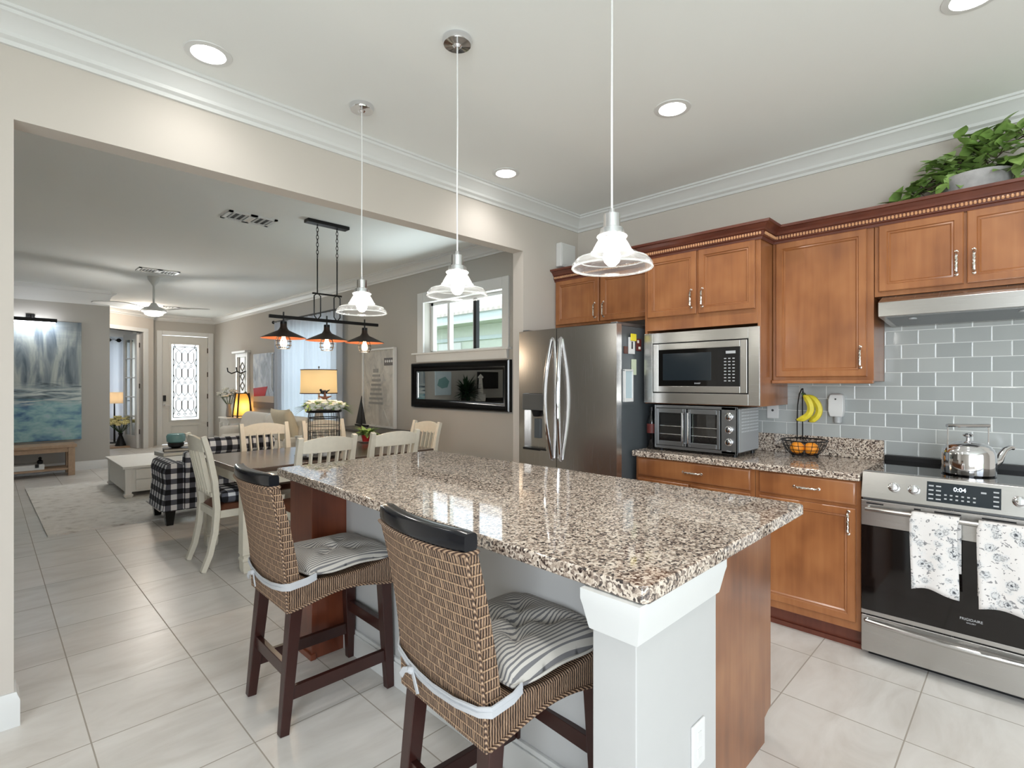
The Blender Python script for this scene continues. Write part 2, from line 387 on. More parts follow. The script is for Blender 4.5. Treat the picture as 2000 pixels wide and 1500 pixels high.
# ------------------------------------------------------------------ mesh builder
class MB:
    def __init__(s): s.bm = bmesh.new(); s.mi = 0
    def _f(s, vs):
        try:
            f = s.bm.faces.new(vs); f.material_index = s.mi; return f
        except ValueError: return None
    def mat(s, i): s.mi = i; return s
    def box(s, x0, x1, y0, y1, z0, z1, rz=0, c=None):
        P = [(x, y, z) for z in (z0, z1) for y in (y0, y1) for x in (x0, x1)]
        if rz:
            cx, cy = c or ((x0+x1)/2, (y0+y1)/2)
            P = [(cx+(x-cx)*cos(rz)-(y-cy)*sin(rz), cy+(x-cx)*sin(rz)+(y-cy)*cos(rz), z) for x, y, z in P]
        v = [s.bm.verts.new(p) for p in P]
        for q in ((0, 2, 3, 1), (4, 5, 7, 6), (0, 1, 5, 4), (2, 6, 7, 3), (0, 4, 6, 2), (1, 3, 7, 5)): s._f([v[i] for i in q])
        return s
    def hexa(s, P):
        v = [s.bm.verts.new(p) for p in P]
        for q in ((0, 2, 3, 1), (4, 5, 7, 6), (0, 1, 5, 4), (2, 6, 7, 3), (0, 4, 6, 2), (1, 3, 7, 5)): s._f([v[i] for i in q])
        return s
    def loft(s, rings, closed=True, cap=True, loop=False):
        R = [[s.bm.verts.new(p) for p in r] for r in rings]; n = len(R[0])
        m = len(R)
        for i in range(m if loop else m-1):
            a, b = R[i], R[(i+1) % m]
            for j in range(n if closed else n-1): s._f([a[j], a[(j+1) % n], b[(j+1) % n], b[j]])
        if cap and closed and not loop: s._f(R[0][::-1]); s._f(R[-1])
        return s
    def tube(s, pts, r, n=8, closed=False, up=(0, 0, 1), sq=None):
        P = [Vector(p) for p in pts]; m = len(P); rings = []
        rr = r if isinstance(r, (list, tuple)) else [r]*m
        up = Vector(up); prev = None
        for i in range(m):
            if closed: t = P[(i+1) % m]-P[i-1]
            else: t = P[min(i+1, m-1)]-P[max(i-1, 0)]
            t.normalize()
            if prev is None:
                a = up.cross(t)
                if a.length < .05: a = Vector((1, 0, 0)).cross(t)
                if a.length < .05: a = Vector((0, 1, 0)).cross(t)
            else: a = prev-t*prev.dot(t)
            a.normalize(); prev = a; b = t.cross(a)
            if sq:
                hw, hd = sq if not isinstance(sq[0], (list, tuple)) else sq[i]
                rings.append([P[i]+a*hw+b*hd, P[i]-a*hw+b*hd, P[i]-a*hw-b*hd, P[i]+a*hw-b*hd])
            else: rings.append([P[i]+(a*cos(2*pi*k/n)+b*sin(2*pi*k/n))*rr[i] for k in range(n)])
        return s.loft(rings, True, True, closed)
    def lathe(s, prof, n=24, c=(0, 0, 0), axis='z', cap=True, arc=None):
        rings = []
        for r, h in prof:
            ring = []
            for k in range(n):
                a = 2*pi*k/n; x, y = r*cos(a), r*sin(a)
                p = {'z': (x, y, h), 'x': (h, x, y), 'y': (y, h, x)}[axis]
                ring.append((c[0]+p[0], c[1]+p[1], c[2]+p[2]))
            rings.append(ring)
        return s.loft(rings, True, cap)
    def prism(s, poly, axis, a0, a1):
        f = {'x': lambda p, a: (a, p[0], p[1]), 'y': lambda p, a: (p[0], a, p[1]), 'z': lambda p, a: (p[0], p[1], a)}[axis]
        return s.loft([[f(p, a0) for p in poly], [f(p, a1) for p in poly]])
    def grid(s, fn, nu, nv, cu=False):
        V = [[s.bm.verts.new(fn(i/(nu if cu else nu), j/nv)) for j in range(nv+1)] for i in range(nu if cu else nu+1)]
        L = len(V)
        for i in range(L if cu else L-1):
            for j in range(nv): s._f([V[i][j], V[(i+1) % L][j], V[(i+1) % L][j+1], V[i][j+1]])
        return s
    def ball(s, c, r, n=12, m=8, sz=(1, 1, 1)):
        rings = []
        for j in range(1, m):
            th = pi*j/m
            rings.append([(c[0]+r*sz[0]*sin(th)*cos(2*pi*k/n), c[1]+r*sz[1]*sin(th)*sin(2*pi*k/n), c[2]-r*sz[2]*cos(th)) for k in range(n)])
        return s.loft(rings)
    def sweep(s, path, prof, closed=False, left=1):
        """prof: (offset from path towards its left, z); path: 2-D points"""
        P = [Vector((p[0], p[1])) for p in path]; m = len(P); rings = []
        for i in range(m):
            d0 = (P[i]-P[i-1]).normalized() if (i > 0 or closed) else None
            d1 = (P[(i+1) % m]-P[i]).normalized() if (i < m-1 or closed) else None
            d0 = d0 or d1; d1 = d1 or d0
            n0 = Vector((-d0.y, d0.x))*left; n1 = Vector((-d1.y, d1.x))*left
            k = (n0+n1); k = k/max(.2, k.dot(n0)) if k.length > .01 else n0
            rings.append([(P[i].x+k.x*o, P[i].y+k.y*o, z) for o, z in prof])
        return s.loft(rings, True, True, closed)
    def leaf(s, c, d, up, L, Wd, fold=.25, curl=.2, heart=True):
        c = Vector(c); d = Vector(d).normalized(); up = Vector(up); sd = d.cross(up)
        if sd.length < .1: sd = d.cross(Vector((1, .3, 0)))
        sd.normalize(); n = sd.cross(d)
        prof = ((0, .1), (.15, .75), (.35, 1), (.6, .78), (.82, .38), (1, .02)) if heart else ((0, .1), (.25, .7), (.5, 1), (.75, .7), (1, .02))
        rows = []
        for t, w in prof:
            b = c+d*(L*t)-n*(curl*L*t*t)
            rows.append([b+sd*(Wd/2*w)+n*(fold*Wd*w*.5), b, b-sd*(Wd/2*w)+n*(fold*Wd*w*.5)])
        return s.loft(rows, closed=False, cap=False)
    def obj(s, name, mat, parent=None, bevel=0, sub=0, ang=35, world=True, seg=2, solid=0, recalc=True):
        bm = s.bm
        if recalc: bmesh.ops.recalc_face_normals(bm, faces=bm.faces)
        uvl = bm.loops.layers.uv.new('UVMap')
        bm.normal_update()
        for f in bm.faces:
            f.smooth = True; nx, ny, nz = abs(f.normal.x), abs(f.normal.y), abs(f.normal.z)
            for lp in f.loops:
                p = lp.vert.co
                lp[uvl].uv = (p.y, p.z) if nx >= ny and nx >= nz else ((p.x, p.z) if ny >= nz else (p.x, p.y))
        me = D.meshes.new(name); bm.to_mesh(me); bm.free()
        if ang: me.set_sharp_from_angle(angle=radians(ang))
        o = D.objects.new(name, me); COL.objects.link(o)
        for mm in (mat if isinstance(mat, (list, tuple)) else [mat]): me.materials.append(M[mm] if isinstance(mm, str) else mm)
        if solid:
            x = o.modifiers.new('solid', 'SOLIDIFY'); x.thickness = solid; x.offset = 0
        if bevel:
            x = o.modifiers.new('bevel', 'BEVEL'); x.width = bevel; x.segments = seg; x.limit_method = 'ANGLE'; x.angle_limit = radians(40); x.harden_normals = True
        if sub:
            x = o.modifiers.new('sub', 'SUBSURF'); x.levels = sub; x.render_levels = sub
        if parent:
            o.parent = parent
            if world:
                q = parent; acc = Vector((0, 0, 0))
                while q: acc += q.location; q = q.parent
                o.location = -acc
        return o
def B(*a, **k): return MB().box(*a, **k)
def tag(o, label, cat, group=None):
    o['label'] = label; o['category'] = cat
    if group: o['group'] = group
    return o
def struct(o): o['kind'] = 'structure'; return o
def thing(name, label, cat, loc=(0, 0, 0), rz=0, group=None):
    o = D.objects.new(name, None); COL.objects.link(o); o.location = loc; o.rotation_euler = (0, 0, rz); o.empty_display_size = .1
    return tag(o, label, cat, group)
def part(name, mb, mat, root, label=None, **k):
    k.setdefault('world', False)
    o = mb.obj(name, mat, root, **k)
    if label: o['label'] = label
    return o
KIDS = {}
def kids(o): return [c for c in D.objects if c.parent == o]
def dup(o, loc=None, rz=None, label=None, parent=None):
    c = o.copy(); COL.objects.link(c)
    if parent: c.parent = parent
    if loc is not None: c.location = loc
    if rz is not None: c.rotation_euler = (0, 0, rz)
    if label: c['label'] = label
    for k in kids(o): dup(k, parent=c)
    return c
def text_mesh(body, size, depth=.001):
    cu = D.curves.new('t', 'FONT'); cu.body = body; cu.size = size; cu.extrude = depth; cu.align_x = 'CENTER'; cu.align_y = 'CENTER'
    o = D.objects.new('t', cu); COL.objects.link(o)
    dg = bpy.context.evaluated_depsgraph_get(); me = D.meshes.new_from_object(o.evaluated_get(dg))
    D.objects.remove(o); return me
def lettering(name, body, size, loc, rot, mat, root, world=True):
    me = text_mesh(body, size); o = D.objects.new(name, me); COL.objects.link(o); me.materials.clear(); me.materials.append(M[mat])
    o.parent = root; o.rotation_euler = rot
    q = root; acc = Vector((0, 0, 0))
    while q: acc += q.location + Vector((0, 0, 0)); q = q.parent
    o.location = Vector(loc)-acc if world else loc
    return o
FACE_X = (pi/2, 0, -pi/2)      # lettering on a face that looks towards -x
# ------------------------------------------------------------------ the room shell
CZ = 2.845
struct(B(-3.4, 4.0, -3.2, 16.0, -.1, 0).obj('floor', 'floor'))
struct(B(-3.4, 4.0, -3.2, 16.0, CZ, CZ+.1).obj('ceiling', 'ceiling'))
def wall_run(name, mat, axis, p0, p1, a0, a1, holes=(), z1=CZ):
    """a wall of thickness p0..p1 running a0..a1, holes: (b0,b1,z0,z1)"""
    mb = MB()
    def bx(u0, u1, z0, zz):
        if u1-u0 < 1e-4 or zz-z0 < 1e-4: return
        if axis == 'y': mb.box(p0, p1, u0, u1, z0, zz)
        else: mb.box(u0, u1, p0, p1, z0, zz)
    a = a0
    for h in sorted(holes):
        bx(a, h[0], 0, z1); bx(h[0], h[1], 0, h[2]); bx(h[0], h[1], h[3], z1); a = h[1]
    bx(a, a1, 0, z1)
    return struct(mb.obj(name, mat))
wall_run('wall_right', 'wall', 'y', 3.77, 3.97, -3.2, 2.96)
wall_run('wall_dining_right', 'wallgrey', 'y', 3.77, 3.97, 2.96, 13.7, [(3.86, 5.26, 1.735, 2.355), (7.45, 9.45, .35, 2.3)])
wall_run('wall_partition', 'wall', 'x', 2.9, 3.015, -2.5, 3.77, [(.08, 3.053, 0, 2.437)])
wall_run('wall_left_living', 'wallgrey', 'x', 10.6, 10.72, -3.2, 1.30)
wall_run('wall_left_return', 'wallgrey', 'y', 1.30, 1.42, 10.6, 12.36)
wall_run('wall_front', 'wallgrey', 'x', 13.5, 13.66, 2.40, 3.77, [(2.72, 3.633, 0, 2.425)])
wall_run('wall_back', 'wall', 'x', -3.1, -2.95, -2.5, 3.77, [(-.7, 2.0, 0, 2.3)])
wall_run('wall_left_kitchen', 'wall', 'y', -2.62, -2.5, -3.1, 3.0, [(-2.85, -.65, .5, 2.3)])
wall_run('wall_left_far', 'wallgrey', 'y', -3.32, -3.2, 3.0, 10.7)
wall_run('wall_den_right', 'wall', 'y', 2.50, 2.60, 13.66, 15.5)
wall_run('wall_den_back', 'wall', 'x', 15.4, 15.5, -.6, 2.5, [(.9, 2.42, .5, 2.35)])
wall_run('wall_den_left', 'wall', 'y', -.7, -.6, 10.72, 15.5)
# diagonal wall with the glazed double door
P0 = Vector((1.734, 12.637)); DV = Vector((.7915, .6112)); NV = Vector((.6112, -.7915))
ANG = math.atan2(DV.y, DV.x)
def diag(name, t0, t1, z0, z1, d0=-.12, d1=0, mat='wall', **k):
    a, b = P0+DV*t0, P0+DV*t1
    mb = MB().hexa([(*(p+NV*d), z) for z in (z0, z1) for d in (d0, d1) for p in (a, b)])
    return mb.obj(name, mat, **k)
mb = MB()
for t0, t1, z0, z1 in ((-.56, -.47, 0, CZ), (.72, .99, 0, CZ), (-.47, .72, 2.42, CZ)):
    a, b = P0+DV*t0, P0+DV*t1
    mb.hexa([(*(p+NV*d), z) for z in (z0, z1) for d in (-.12, 0) for p in (a, b)])
struct(mb.obj('wall_diagonal', 'wall'))
struct(B(2.40, 2.52, 13.24, 13.5, 0, CZ).obj('wall_corner', 'wallgrey'))
mb = MB()
for t0, t1, z0, z1 in ((.72, .84, 0, 2.42), (-.47, .84, 2.42, 2.50)):
    a, b = P0+DV*t0, P0+DV*t1
    mb.hexa([(*(p+NV*d), z) for z in (z0, z1) for d in (-.13, .02) for p in (a, b)])
struct(mb.obj('trim_1', 'white', bevel=.006))

CROWN = [(0, 2.725), (.012, 2.725), (.016, 2.742), (.034, 2.752), (.036, 2.768), (.05, 2.785), (.082, 2.812), (.094, 2.816), (.096, 2.83), (.108, 2.832), (.108, 2.845), (0, 2.845)]
struct(MB().sweep([(3.77, -2.95), (3.77, 2.9), (-2.5, 2.9)], CROWN).obj('trim_2', 'white', ang=25))
struct(MB().sweep([(3.77, 3.015), (3.77, 13.5), (2.52, 13.5), (2.52, 13.245), tuple(P0+DV*-.40), (1.42, 12.3), (1.42, 10.72)], CROWN).obj('trim_3', 'white', ang=25))
CR2 = [(0, 2.61), (.012, 2.61), (.016, 2.66), (.036, 2.70), (.06, 2.75), (.082, 2.79), (.10, 2.80), (.12, 2.845), (0, 2.845)]
struct(MB().sweep([(1.42, 10.6), (-3.2, 10.6)], CR2).obj('trim_4', 'white', ang=25))
BASE = [(0, 0), (.018, 0), (.018, .105), (.012, .12), (.008, .135), (0, .135)]
struct(MB().sweep([(3.77, 3.015), (3.77, 13.5), (3.745, 13.5)], BASE).obj('baseboard_right', 'white'))
struct(MB().sweep([(1.42, 10.72), (1.42, 10.6), (-3.2, 10.6)], BASE).obj('baseboard_left', 'white'))
struct(MB().sweep([(.08, 3.015), (.08, 2.9), (-2.5, 2.9)], BASE).obj('baseboard_partition', 'white'))

# high slider window with casing, sill, mullion and panes
w = thing('window_1', 'x', 'x', (3.77, 4.56, 1.735)); del w['label'], w['category']; struct(w)
mb = MB()
mb.box(3.752, 3.775, 3.775, 3.87, 1.735, 2.47); mb.box(3.752, 3.775, 5.25, 5.37, 1.735, 2.47); mb.box(3.752, 3.775, 3.87, 5.25, 2.345, 2.47)
part('casing', mb, 'white', w, world=True, bevel=.005)
part('sill', B(3.715, 3.93, 3.745, 5.445, 1.715, 1.737), 'white', w, world=True, bevel=.005)
part('apron', MB().prism([(3.775, 1.715), (3.74, 1.715), (3.748, 1.625), (3.775, 1.625)], 'y', 3.79, 5.38), 'white', w, world=True)
mb = MB()
for a, b, c, d in ((3.86, 3.9, 1.737, 2.355), (5.22, 5.26, 1.737, 2.355), (3.86, 5.26, 1.737, 1.762), (3.86, 5.26, 2.32, 2.355)): mb.box(3.885, 3.94, a, b, c, d)
part('frame', mb, 'white', w, world=True)
mb = MB().box(3.88, 3.93, 4.415, 4.46, 1.76, 2.33); part('mullion', mb, 'black', w, world=True)
mb = MB().box(3.89, 3.945, 4.46, 4.48, 1.76, 2.33).box(3.89, 3.945, 4.90, 4.945, 1.76, 2.33); part('sash', mb, 'white', w, world=True)
part('pane', B(3.905, 3.909, 3.89, 5.23, 1.76, 2.33), 'pane', w, world=True)
w = thing('window_2', 'x', 'x', (3.77, 8.45, .35)); del w['label'], w['category']; struct(w)
mb = MB()
for a, b, c, d in ((7.45, 7.5, .35, 2.3), (9.4, 9.45, .35, 2.3), (7.45, 9.45, .35, .4), (7.45, 9.45, 2.25, 2.3), (8.43, 8.47, .35, 2.3), (7.45, 9.45, 1.3, 1.34)): mb.box(3.86, 3.9, a, b, c, d)
part('frame', mb, 'white', w, world=True); part('pane', B(3.878, 3.882, 7.5, 9.4, .4, 2.25), 'pane', w, world=True)
for nm, ax, p, a0, a1, z0, z1 in (('window_3', 'x', -3.02, -.7, 2.0, 0, 2.3), ('window_4', 'y', -2.56, -2.85, -.65, .5, 2.3), ('window_5', 'x', 15.45, .9, 2.42, .5, 2.35)):
    mb = MB(); k = .05; mid = (a0+a1)/2
    for u0, u1, zz0, zz1 in ((a0, a0+k, z0, z1), (a1-k, a1, z0, z1), (a0, a1, z0, z0+k), (a0, a1, z1-k, z1), (mid-k/2, mid+k/2, z0, z1)):
        mb.box(*((u0, u1, p-.02, p+.02) if ax == 'x' else (p-.02, p+.02, u0, u1)), zz0, zz1)
    struct(mb.obj(nm, 'white'))

# front door with leaded glass
d = thing('door_1', 'x', 'x', (3.18, 13.5, 0)); del d['label'], d['category']; struct(d)
mb = MB()
mb.box(2.624, 2.725, 13.48, 13.53, 0, 2.51); mb.box(3.628, 3.735, 13.48, 13.53, 0, 2.51); mb.box(2.725, 3.628, 13.48, 13.53, 2.42, 2.51)
part('casing', mb, 'white', d, world=True, bevel=.008)
gx0, gx1, gz0, gz1 = 2.90, 3.444, .541, 2.224
mb = MB().box(2.73, gx0, 13.53, 13.575, .01, 2.41).box(gx1, 3.625, 13.53, 13.575, .01, 2.41).box(gx0, gx1, 13.53, 13.575, gz1, 2.41).box(gx0, gx1, 13.53, 13.575, .01, gz0)
slab = part('slab', mb, 'doorpaint', d, world=True)
mb = MB(); k = .035
for a, b, c, e in ((gx0-k, gx0+.005, gz0-k, gz1+k), (gx1-.005, gx1+k, gz0-k, gz1+k), (gx0, gx1, gz1, gz1+k), (gx0, gx1, gz0-k, gz0), (2.9, 3.44, .40, .415), (2.9, 3.44, .15, .165), (2.9, 2.915, .165, .40), (3.425, 3.44, .165, .40)): mb.box(a, b, 13.515, 13.53, c, e)
part('glass_moulding', mb, 'doorpaint', d, world=True, bevel=.004)
part('glass_panel', B(gx0, gx1, 13.55, 13.554, gz0, gz1), 'pane', d, 'leaded glass panel', world=True)
mb = MB(); cx = (gx0+gx1)/2; r = .009; yy = 13.545
def came(pts): mb.tube([(x, yy, z) for x, z in pts], r, 5)
for row in range(4):
    z0 = gz0+.17+row*.36
    for k in (-1, 0, 1):
        x = cx+k*.12
        came([(x, z0), (x+.055, z0+.07), (x+.055, z0+.24), (x, z0+.31), (x-.055, z0+.24), (x-.055, z0+.07), (x, z0)])
        came([(x, z0-.02), (x+.03, z0-.05), (x, z0-.08), (x-.03, z0-.05), (x, z0-.02)])
for sx in (-1, 1):
    came([(cx+sx*.23, gz0+.05), (cx+sx*.23, gz1-.05)])
    for q in range(5): came([(cx+sx*.23, gz0+.1+q*.36), (cx+sx*.19, gz0+.2+q*.36), (cx+sx*.23, gz0+.3+q*.36)])
came([(cx-.23, gz0+.05), (cx+.23, gz0+.05)]); came([(cx-.23, gz1-.05), (cx+.23, gz1-.05)])
came([(cx-.2, gz1-.06), (cx-.1, gz1-.14), (cx, gz1-.06), (cx+.1, gz1-.14), (cx+.2, gz1-.06)])
part('leading', mb, 'slate', d, world=True)
part('keypad', B(2.745, 2.80, 13.50, 13.53, .96, 1.09), 'lock', d, 'black keypad', world=True, bevel=.008)
hm = MB().lathe([(.03, 0), (.03, .012)], 14, (2.772, 13.515, .87), 'y').tube([(2.772, 13.515, .87), (2.772, 13.47, .87), (2.86, 13.465, .87)], .011, 8)
part('handle', hm, 'chrome', d, world=True)
for zz in (.35, 1.0, 1.5, 2.05): part('hinge', B(3.612, 3.632, 13.508, 13.53, zz, zz+.11), 'bronze', d, world=True)
# glazed french door leaf standing open into the den
hp = P0+DV*.70+NV*-.10
lv = Vector((-.12, .745)); LL = .74
d = thing('door_2', 'x', 'x', (hp.x, hp.y, 0), math.atan2(lv.y, lv.x)); del d['label'], d['category']; struct(d)
mb = MB().box(0, .1, -.02, .02, .01, 2.40).box(LL-.1, LL, -.02, .02, .01, 2.40).box(.1, LL-.1, -.02, .02, 2.28, 2.40).box(.1, LL-.1, -.02, .02, .01, .26)
for q in range(1, 5): mb.box(.1, LL-.1, -.015, .015, .26+q*.404-.012, .26+q*.404+.012)
mb.box(LL/2-.012, LL/2+.012, -.015, .015, .26, 2.28)
part('frame', mb, 'white', d); part('pane', B(.1, LL-.1, -.003, .003, .26, 2.28), 'pane', d)
for zz in (.3, 1.25, 2.1): part('hinge', B(-.02, .03, -.032, -.018, zz, zz+.1), 'bronze', d)
part('handle', MB().tube([(LL-.06, -.02, .98), (LL-.06, -.07, .98), (LL-.17, -.07, .98)], .01, 8), 'bronze', d)

struct(B(1.6, 30, 13.7, 49, -.12, -.06).obj('path', 'paving'))
# outdoors beyond the side windows: lawn, hedge, neighbour's house
struct(B(-30, 40, -30, 50, -.3, -.12).obj('ground', 'grass'))
nb = thing('neighbour_house', 'pale green neighbouring house with tiled roof seen through the high window', 'house', (7.4, 8, -.12))
part('wall', B(7.4, 7.6, 3, 15.5, -.12, 2.9), 'stucco', nb, world=True)
part('fascia', B(6.95, 7.05, 2.6, 16, 2.66, 2.84), 'fascia', nb, world=True)
part('soffit', B(6.95, 7.5, 2.6, 16, 2.6, 2.66), 'stucco', nb, world=True)
part('roof', MB().prism([(6.9, 2.84), (10.5, 4.4), (10.5, 4.3), (6.9, 2.78)], 'y', 2.5, 16.2), 'roof', nb, 'pale tiled roof', world=True)
part('band', B(7.36, 7.4, 3, 15.5, 2.28, 2.36), 'fascia', nb, world=True)
wi = part('window', B(7.37, 7.4, 8.9, 9.7, 1.5, 2.25), 'white', nb, world=True)
random.seed(3); mb = MB()
for i in range(46):
    y = 4.2+i*.17; mb.ball((6.3+random.uniform(-.1, .1), y, 0.84+random.uniform(-.05, .0)), .42, 8, 6, (1, .8, 2.3))
tag(mb.obj('hedge', 'hedge', bevel=0), 'clipped yellow-green hedge outside below the neighbouring house', 'hedge')
# ------------------------------------------------------------------ kitchen run along the right wall
def rings_x(y0, y1, z0, z1, lst):
    return [[(x, y0+i, z0+i), (x, y1-i, z0+i), (x, y1-i, z1-i), (x, y0+i, z1-i)] for i, x in lst]
def cab_door(y0, y1, z0, z1, xf, w=.036, t=.02):
    return MB().loft(rings_x(y0, y1, z0, z1, [(0, xf+t), (0, xf+.004), (.004, xf), (w, xf), (w+.004, xf+.006), (w+.011, xf+.004), (w+.017, xf+.011)]))
def drawer_front(y0, y1, z0, z1, xf, t=.02):
    return MB().loft(rings_x(y0, y1, z0, z1, [(0, xf+t), (0, xf+.006), (.004, xf+.002), (.012, xf)]))
def pull(y, z, xf, L=.115, vert=True, root=None):
    n = 17; pts = []; rr = []
    for i in range(n):
        s = -L/2+L*i/(n-1); e = min(1, min(i, n-1-i)/2.5)
        x = xf+.004-.026*sin(e*pi/2); wob = .0012*sin(i*2.3)
        pts.append((x+wob, y+wob, z+s) if vert else (x+wob, y+s, z+wob)); rr.append(.0052+.0022*abs(sin(i*1.35)))
    mb = MB().tube(pts, rr, 8)
    for s in (-L/2, L/2):
        mb.lathe([(.009, 0), (.008, -.006), (.004, -.008)], 10, (xf, y if vert else y+s, z+s if vert else z), 'x')
    return part('handle', mb, 'nickel', root, 'ornate polished nickel pull', world=True)
XU = 3.465
def cabinet(name, label, y0, y1, z0, z1, xf, loc):
    t = thing(name, label, 'cabinet', loc)
    part('carcass', B(xf+.002, 3.768, y0+.001, y1-.001, z0, z1), 'cherry', t, world=True, bevel=.002)
    return t
def add_door(t, y0, y1, z0, z1, xf, hy, hz):
    d = part('door', cab_door(y0, y1, z0, z1, xf-.019), 'cherry', t, world=True)
    pull(hy, hz, xf-.019, root=d)
c = cabinet('upper_cabinet', 'short two-door cherry cabinet above the refrigerator', 1.927, 2.897, 1.845, 2.25, 3.45, (3.6, 2.4, 1.845))
add_door(c, 2.435, 2.875, 1.865, 2.235, 3.45, 2.47, 1.955); add_door(c, 1.945, 2.42, 1.865, 2.235, 3.45, 2.385, 1.955)
c = thing('microwave_cabinet', 'deep cherry cabinet holding the built-in microwave below two doors', 'cabinet', (3.5, 1.53, 1.235))
mb = MB().box(3.267, 3.768, 1.143, 1.161, 1.232, 2.25).box(3.267, 3.768, 1.905, 1.922, 1.232, 2.25).box(3.267, 3.768, 1.161, 1.905, 1.735, 2.25).box(3.29, 3.768, 1.161, 1.905, 1.232, 1.25).box(3.75, 3.768, 1.161, 1.905, 1.25, 1.735)
part('carcass', mb, 'cherry', c, world=True, bevel=.002)
add_door(c, 1.172, 1.525, 1.825, 2.235, 3.267, 1.495, 1.925); add_door(c, 1.540, 1.895, 1.825, 2.235, 3.267, 1.570, 1.925)
c = cabinet('upper_cabinet', 'tall single-door cherry wall cabinet between microwave and range hood', .612, 1.141, 1.385, 2.25, XU, (3.6, .88, 1.385))
add_door(c, .645, 1.118, 1.412, 2.235, XU, .672, 1.52)
part('rail', B(XU-.02, XU+.01, .612, 1.141, 1.372, 1.392), 'cherry', c, world=True, bevel=.004)
c = cabinet('upper_cabinet', 'short two-door cherry cabinet above the steel range hood', -.155, .611, 1.85, 2.25, XU, (3.6, .23, 1.85))
add_door(c, .235, .588, 1.875, 2.235, XU, .262, 1.98); add_door(c, -.13, .222, 1.875, 2.235, XU, .195, 1.98)
cm = thing('cabinet_crown', 'dark cherry crown moulding with rope beading along the upper cabinets', 'moulding', (3.5, 1.3, 2.24))
path = [(XU, -.2), (XU, 1.141), (3.267, 1.141), (3.267, 1.923), (3.45, 1.923), (3.45, 2.897)]
prof = [(.001, 2.236), (.008, 2.236), (.012, 2.25), (.02, 2.254), (.022, 2.283), (.03, 2.286), (.036, 2.3), (.055, 2.318), (.068, 2.32), (.072, 2.334), (.001, 2.334)]
part('moulding', MB().sweep(path, prof), 'cherrydark', cm, world=True, ang=25)
mb = MB()
def beads(ax, p, a0, a1):
    n = int(abs(a1-a0)/.0165)
    for i in range(n):
        a = a0+(a1-a0)*(i+.5)/n
        c0 = (p, a, 2.2685) if ax == 'y' else (a, p, 2.2685)
        mb.ball(c0, .0072, 7, 5, (1, 1, 1.5))
beads('y', XU-.025, -.2, 1.115); beads('x', 1.141-.025, 3.26, 3.44); beads('y', 3.267-.025, 1.13, 1.94); beads('y', 3.45-.025, 1.96, 2.89)
o = part('rope_beading', mb, 'bead', cm, world=True); o['kind'] = 'stuff'
# base cabinets and worktop
def base(name, label, y0, y1):
    t = thing(name, label, 'cabinet', (3.45, (y0+y1)/2, 0))
    part('carcass', B(3.157, 3.768, y0+.001, y1-.001, .10, .874), 'cherry', t, world=True, bevel=.002)
    part('toe_kick', MB().box(3.2, 3.76, y0+.002, y1-.002, 0, .10).box(3.185, 3.2, y0+.002, y1-.002, 0, .025), 'cherrydark', t, world=True)
    return t
b1 = base('base_cabinet', 'cherry base cabinet with wide drawer below the toaster oven', 1.135, 1.925)
dr = part('drawer', drawer_front(1.16, 1.905, .748, .866, 3.138), 'cherry', b1, world=True); pull(1.51, .807, 3.138, .12, False, dr)
add_door(b1, 1.16, 1.525, .145, .73, 3.157, 1.49, .64); add_door(b1, 1.54, 1.905, .145, .73, 3.157, 1.57, .64)
b2 = base('base_cabinet', 'cherry base cabinet with drawer over a single door beside the range', .612, 1.135)
dr = part('drawer', drawer_front(.634, 1.108, .748, .866, 3.138), 'cherry', b2, world=True); pull(.86, .807, 3.138, .12, False, dr)
add_door(b2, .634, 1.108, .145, .73, 3.157, .664, .655)
k = thing('countertop', 'speckled granite countertop on the cherry base cabinets', 'countertop', (3.45, 1.27, .875))
part('slab', B(3.12, 3.768, .612, 1.938, .875, .914), 'granite', k, world=True, bevel=.006, seg=3)
part('upstand', B(3.742, 3.768, .612, 1.938, .914, 1.035), 'granite', k, world=True, bevel=.003)
bs = MB().box(3.756, 3.769, -.25, .612, .5, 1.86).box(3.756, 3.769, .612, 1.143, 1.035, 1.384).box(3.756, 3.769, 1.143, 1.95, 1.035, 1.231)
tag(bs.obj('tile_backsplash', 'subway'), 'grey glass subway tile backsplash behind the range and counter', 'backsplash')

# refrigerator
f = thing('refrigerator', 'stainless side-by-side refrigerator with water dispenser in the corner', 'refrigerator', (3.35, 2.415, 0))
part('body', B(3.035, 3.74, 1.965, 2.865, .03, 1.765), 'darkgrey', f, 'dark grey body', world=True, bevel=.006)
part('toe_grille', B(3.06, 3.7, 1.97, 2.86, 0, .03), 'black', f, world=True)
def fdoor(y0, y1, z0=.06, z1=1.775, hole=None):
    n = 14; mb = MB()
    yc = (1.965+2.865)/2
    def xs(y): return 2.972-.022*(1-((y-yc)/.45)**2)
    ys = [y0+(y1-y0)*i/n for i in range(n+1)]
    def strip(zz0, zz1, yy):
        r = []
        for y in yy: r.append((xs(y), y))
        poly = r+[(3.033, yy[-1]), (3.033, yy[0])]
        mb.prism([(p[0], p[1]) for p in poly], 'z', zz0, zz1)
    if hole:
        hy0, hy1, hz0, hz1 = hole
        q = lambda a, b: [a+(b-a)*i/6 for i in range(7)]
        strip(z0, hz0, q(y0, y1)); strip(hz1, z1, q(y0, y1)); strip(hz0, hz1, q(y0, hy0)); strip(hz0, hz1, q(hy1, y1))
    else: strip(z0, z1, ys)
    return mb
ld = part('left_door', fdoor(2.468, 2.868, hole=(2.565, 2.815, .865, 1.295)), 'steelv', f, world=True, ang=20)
rd = part('right_door', fdoor(1.962, 2.462), 'steelv', f, world=True, ang=20)
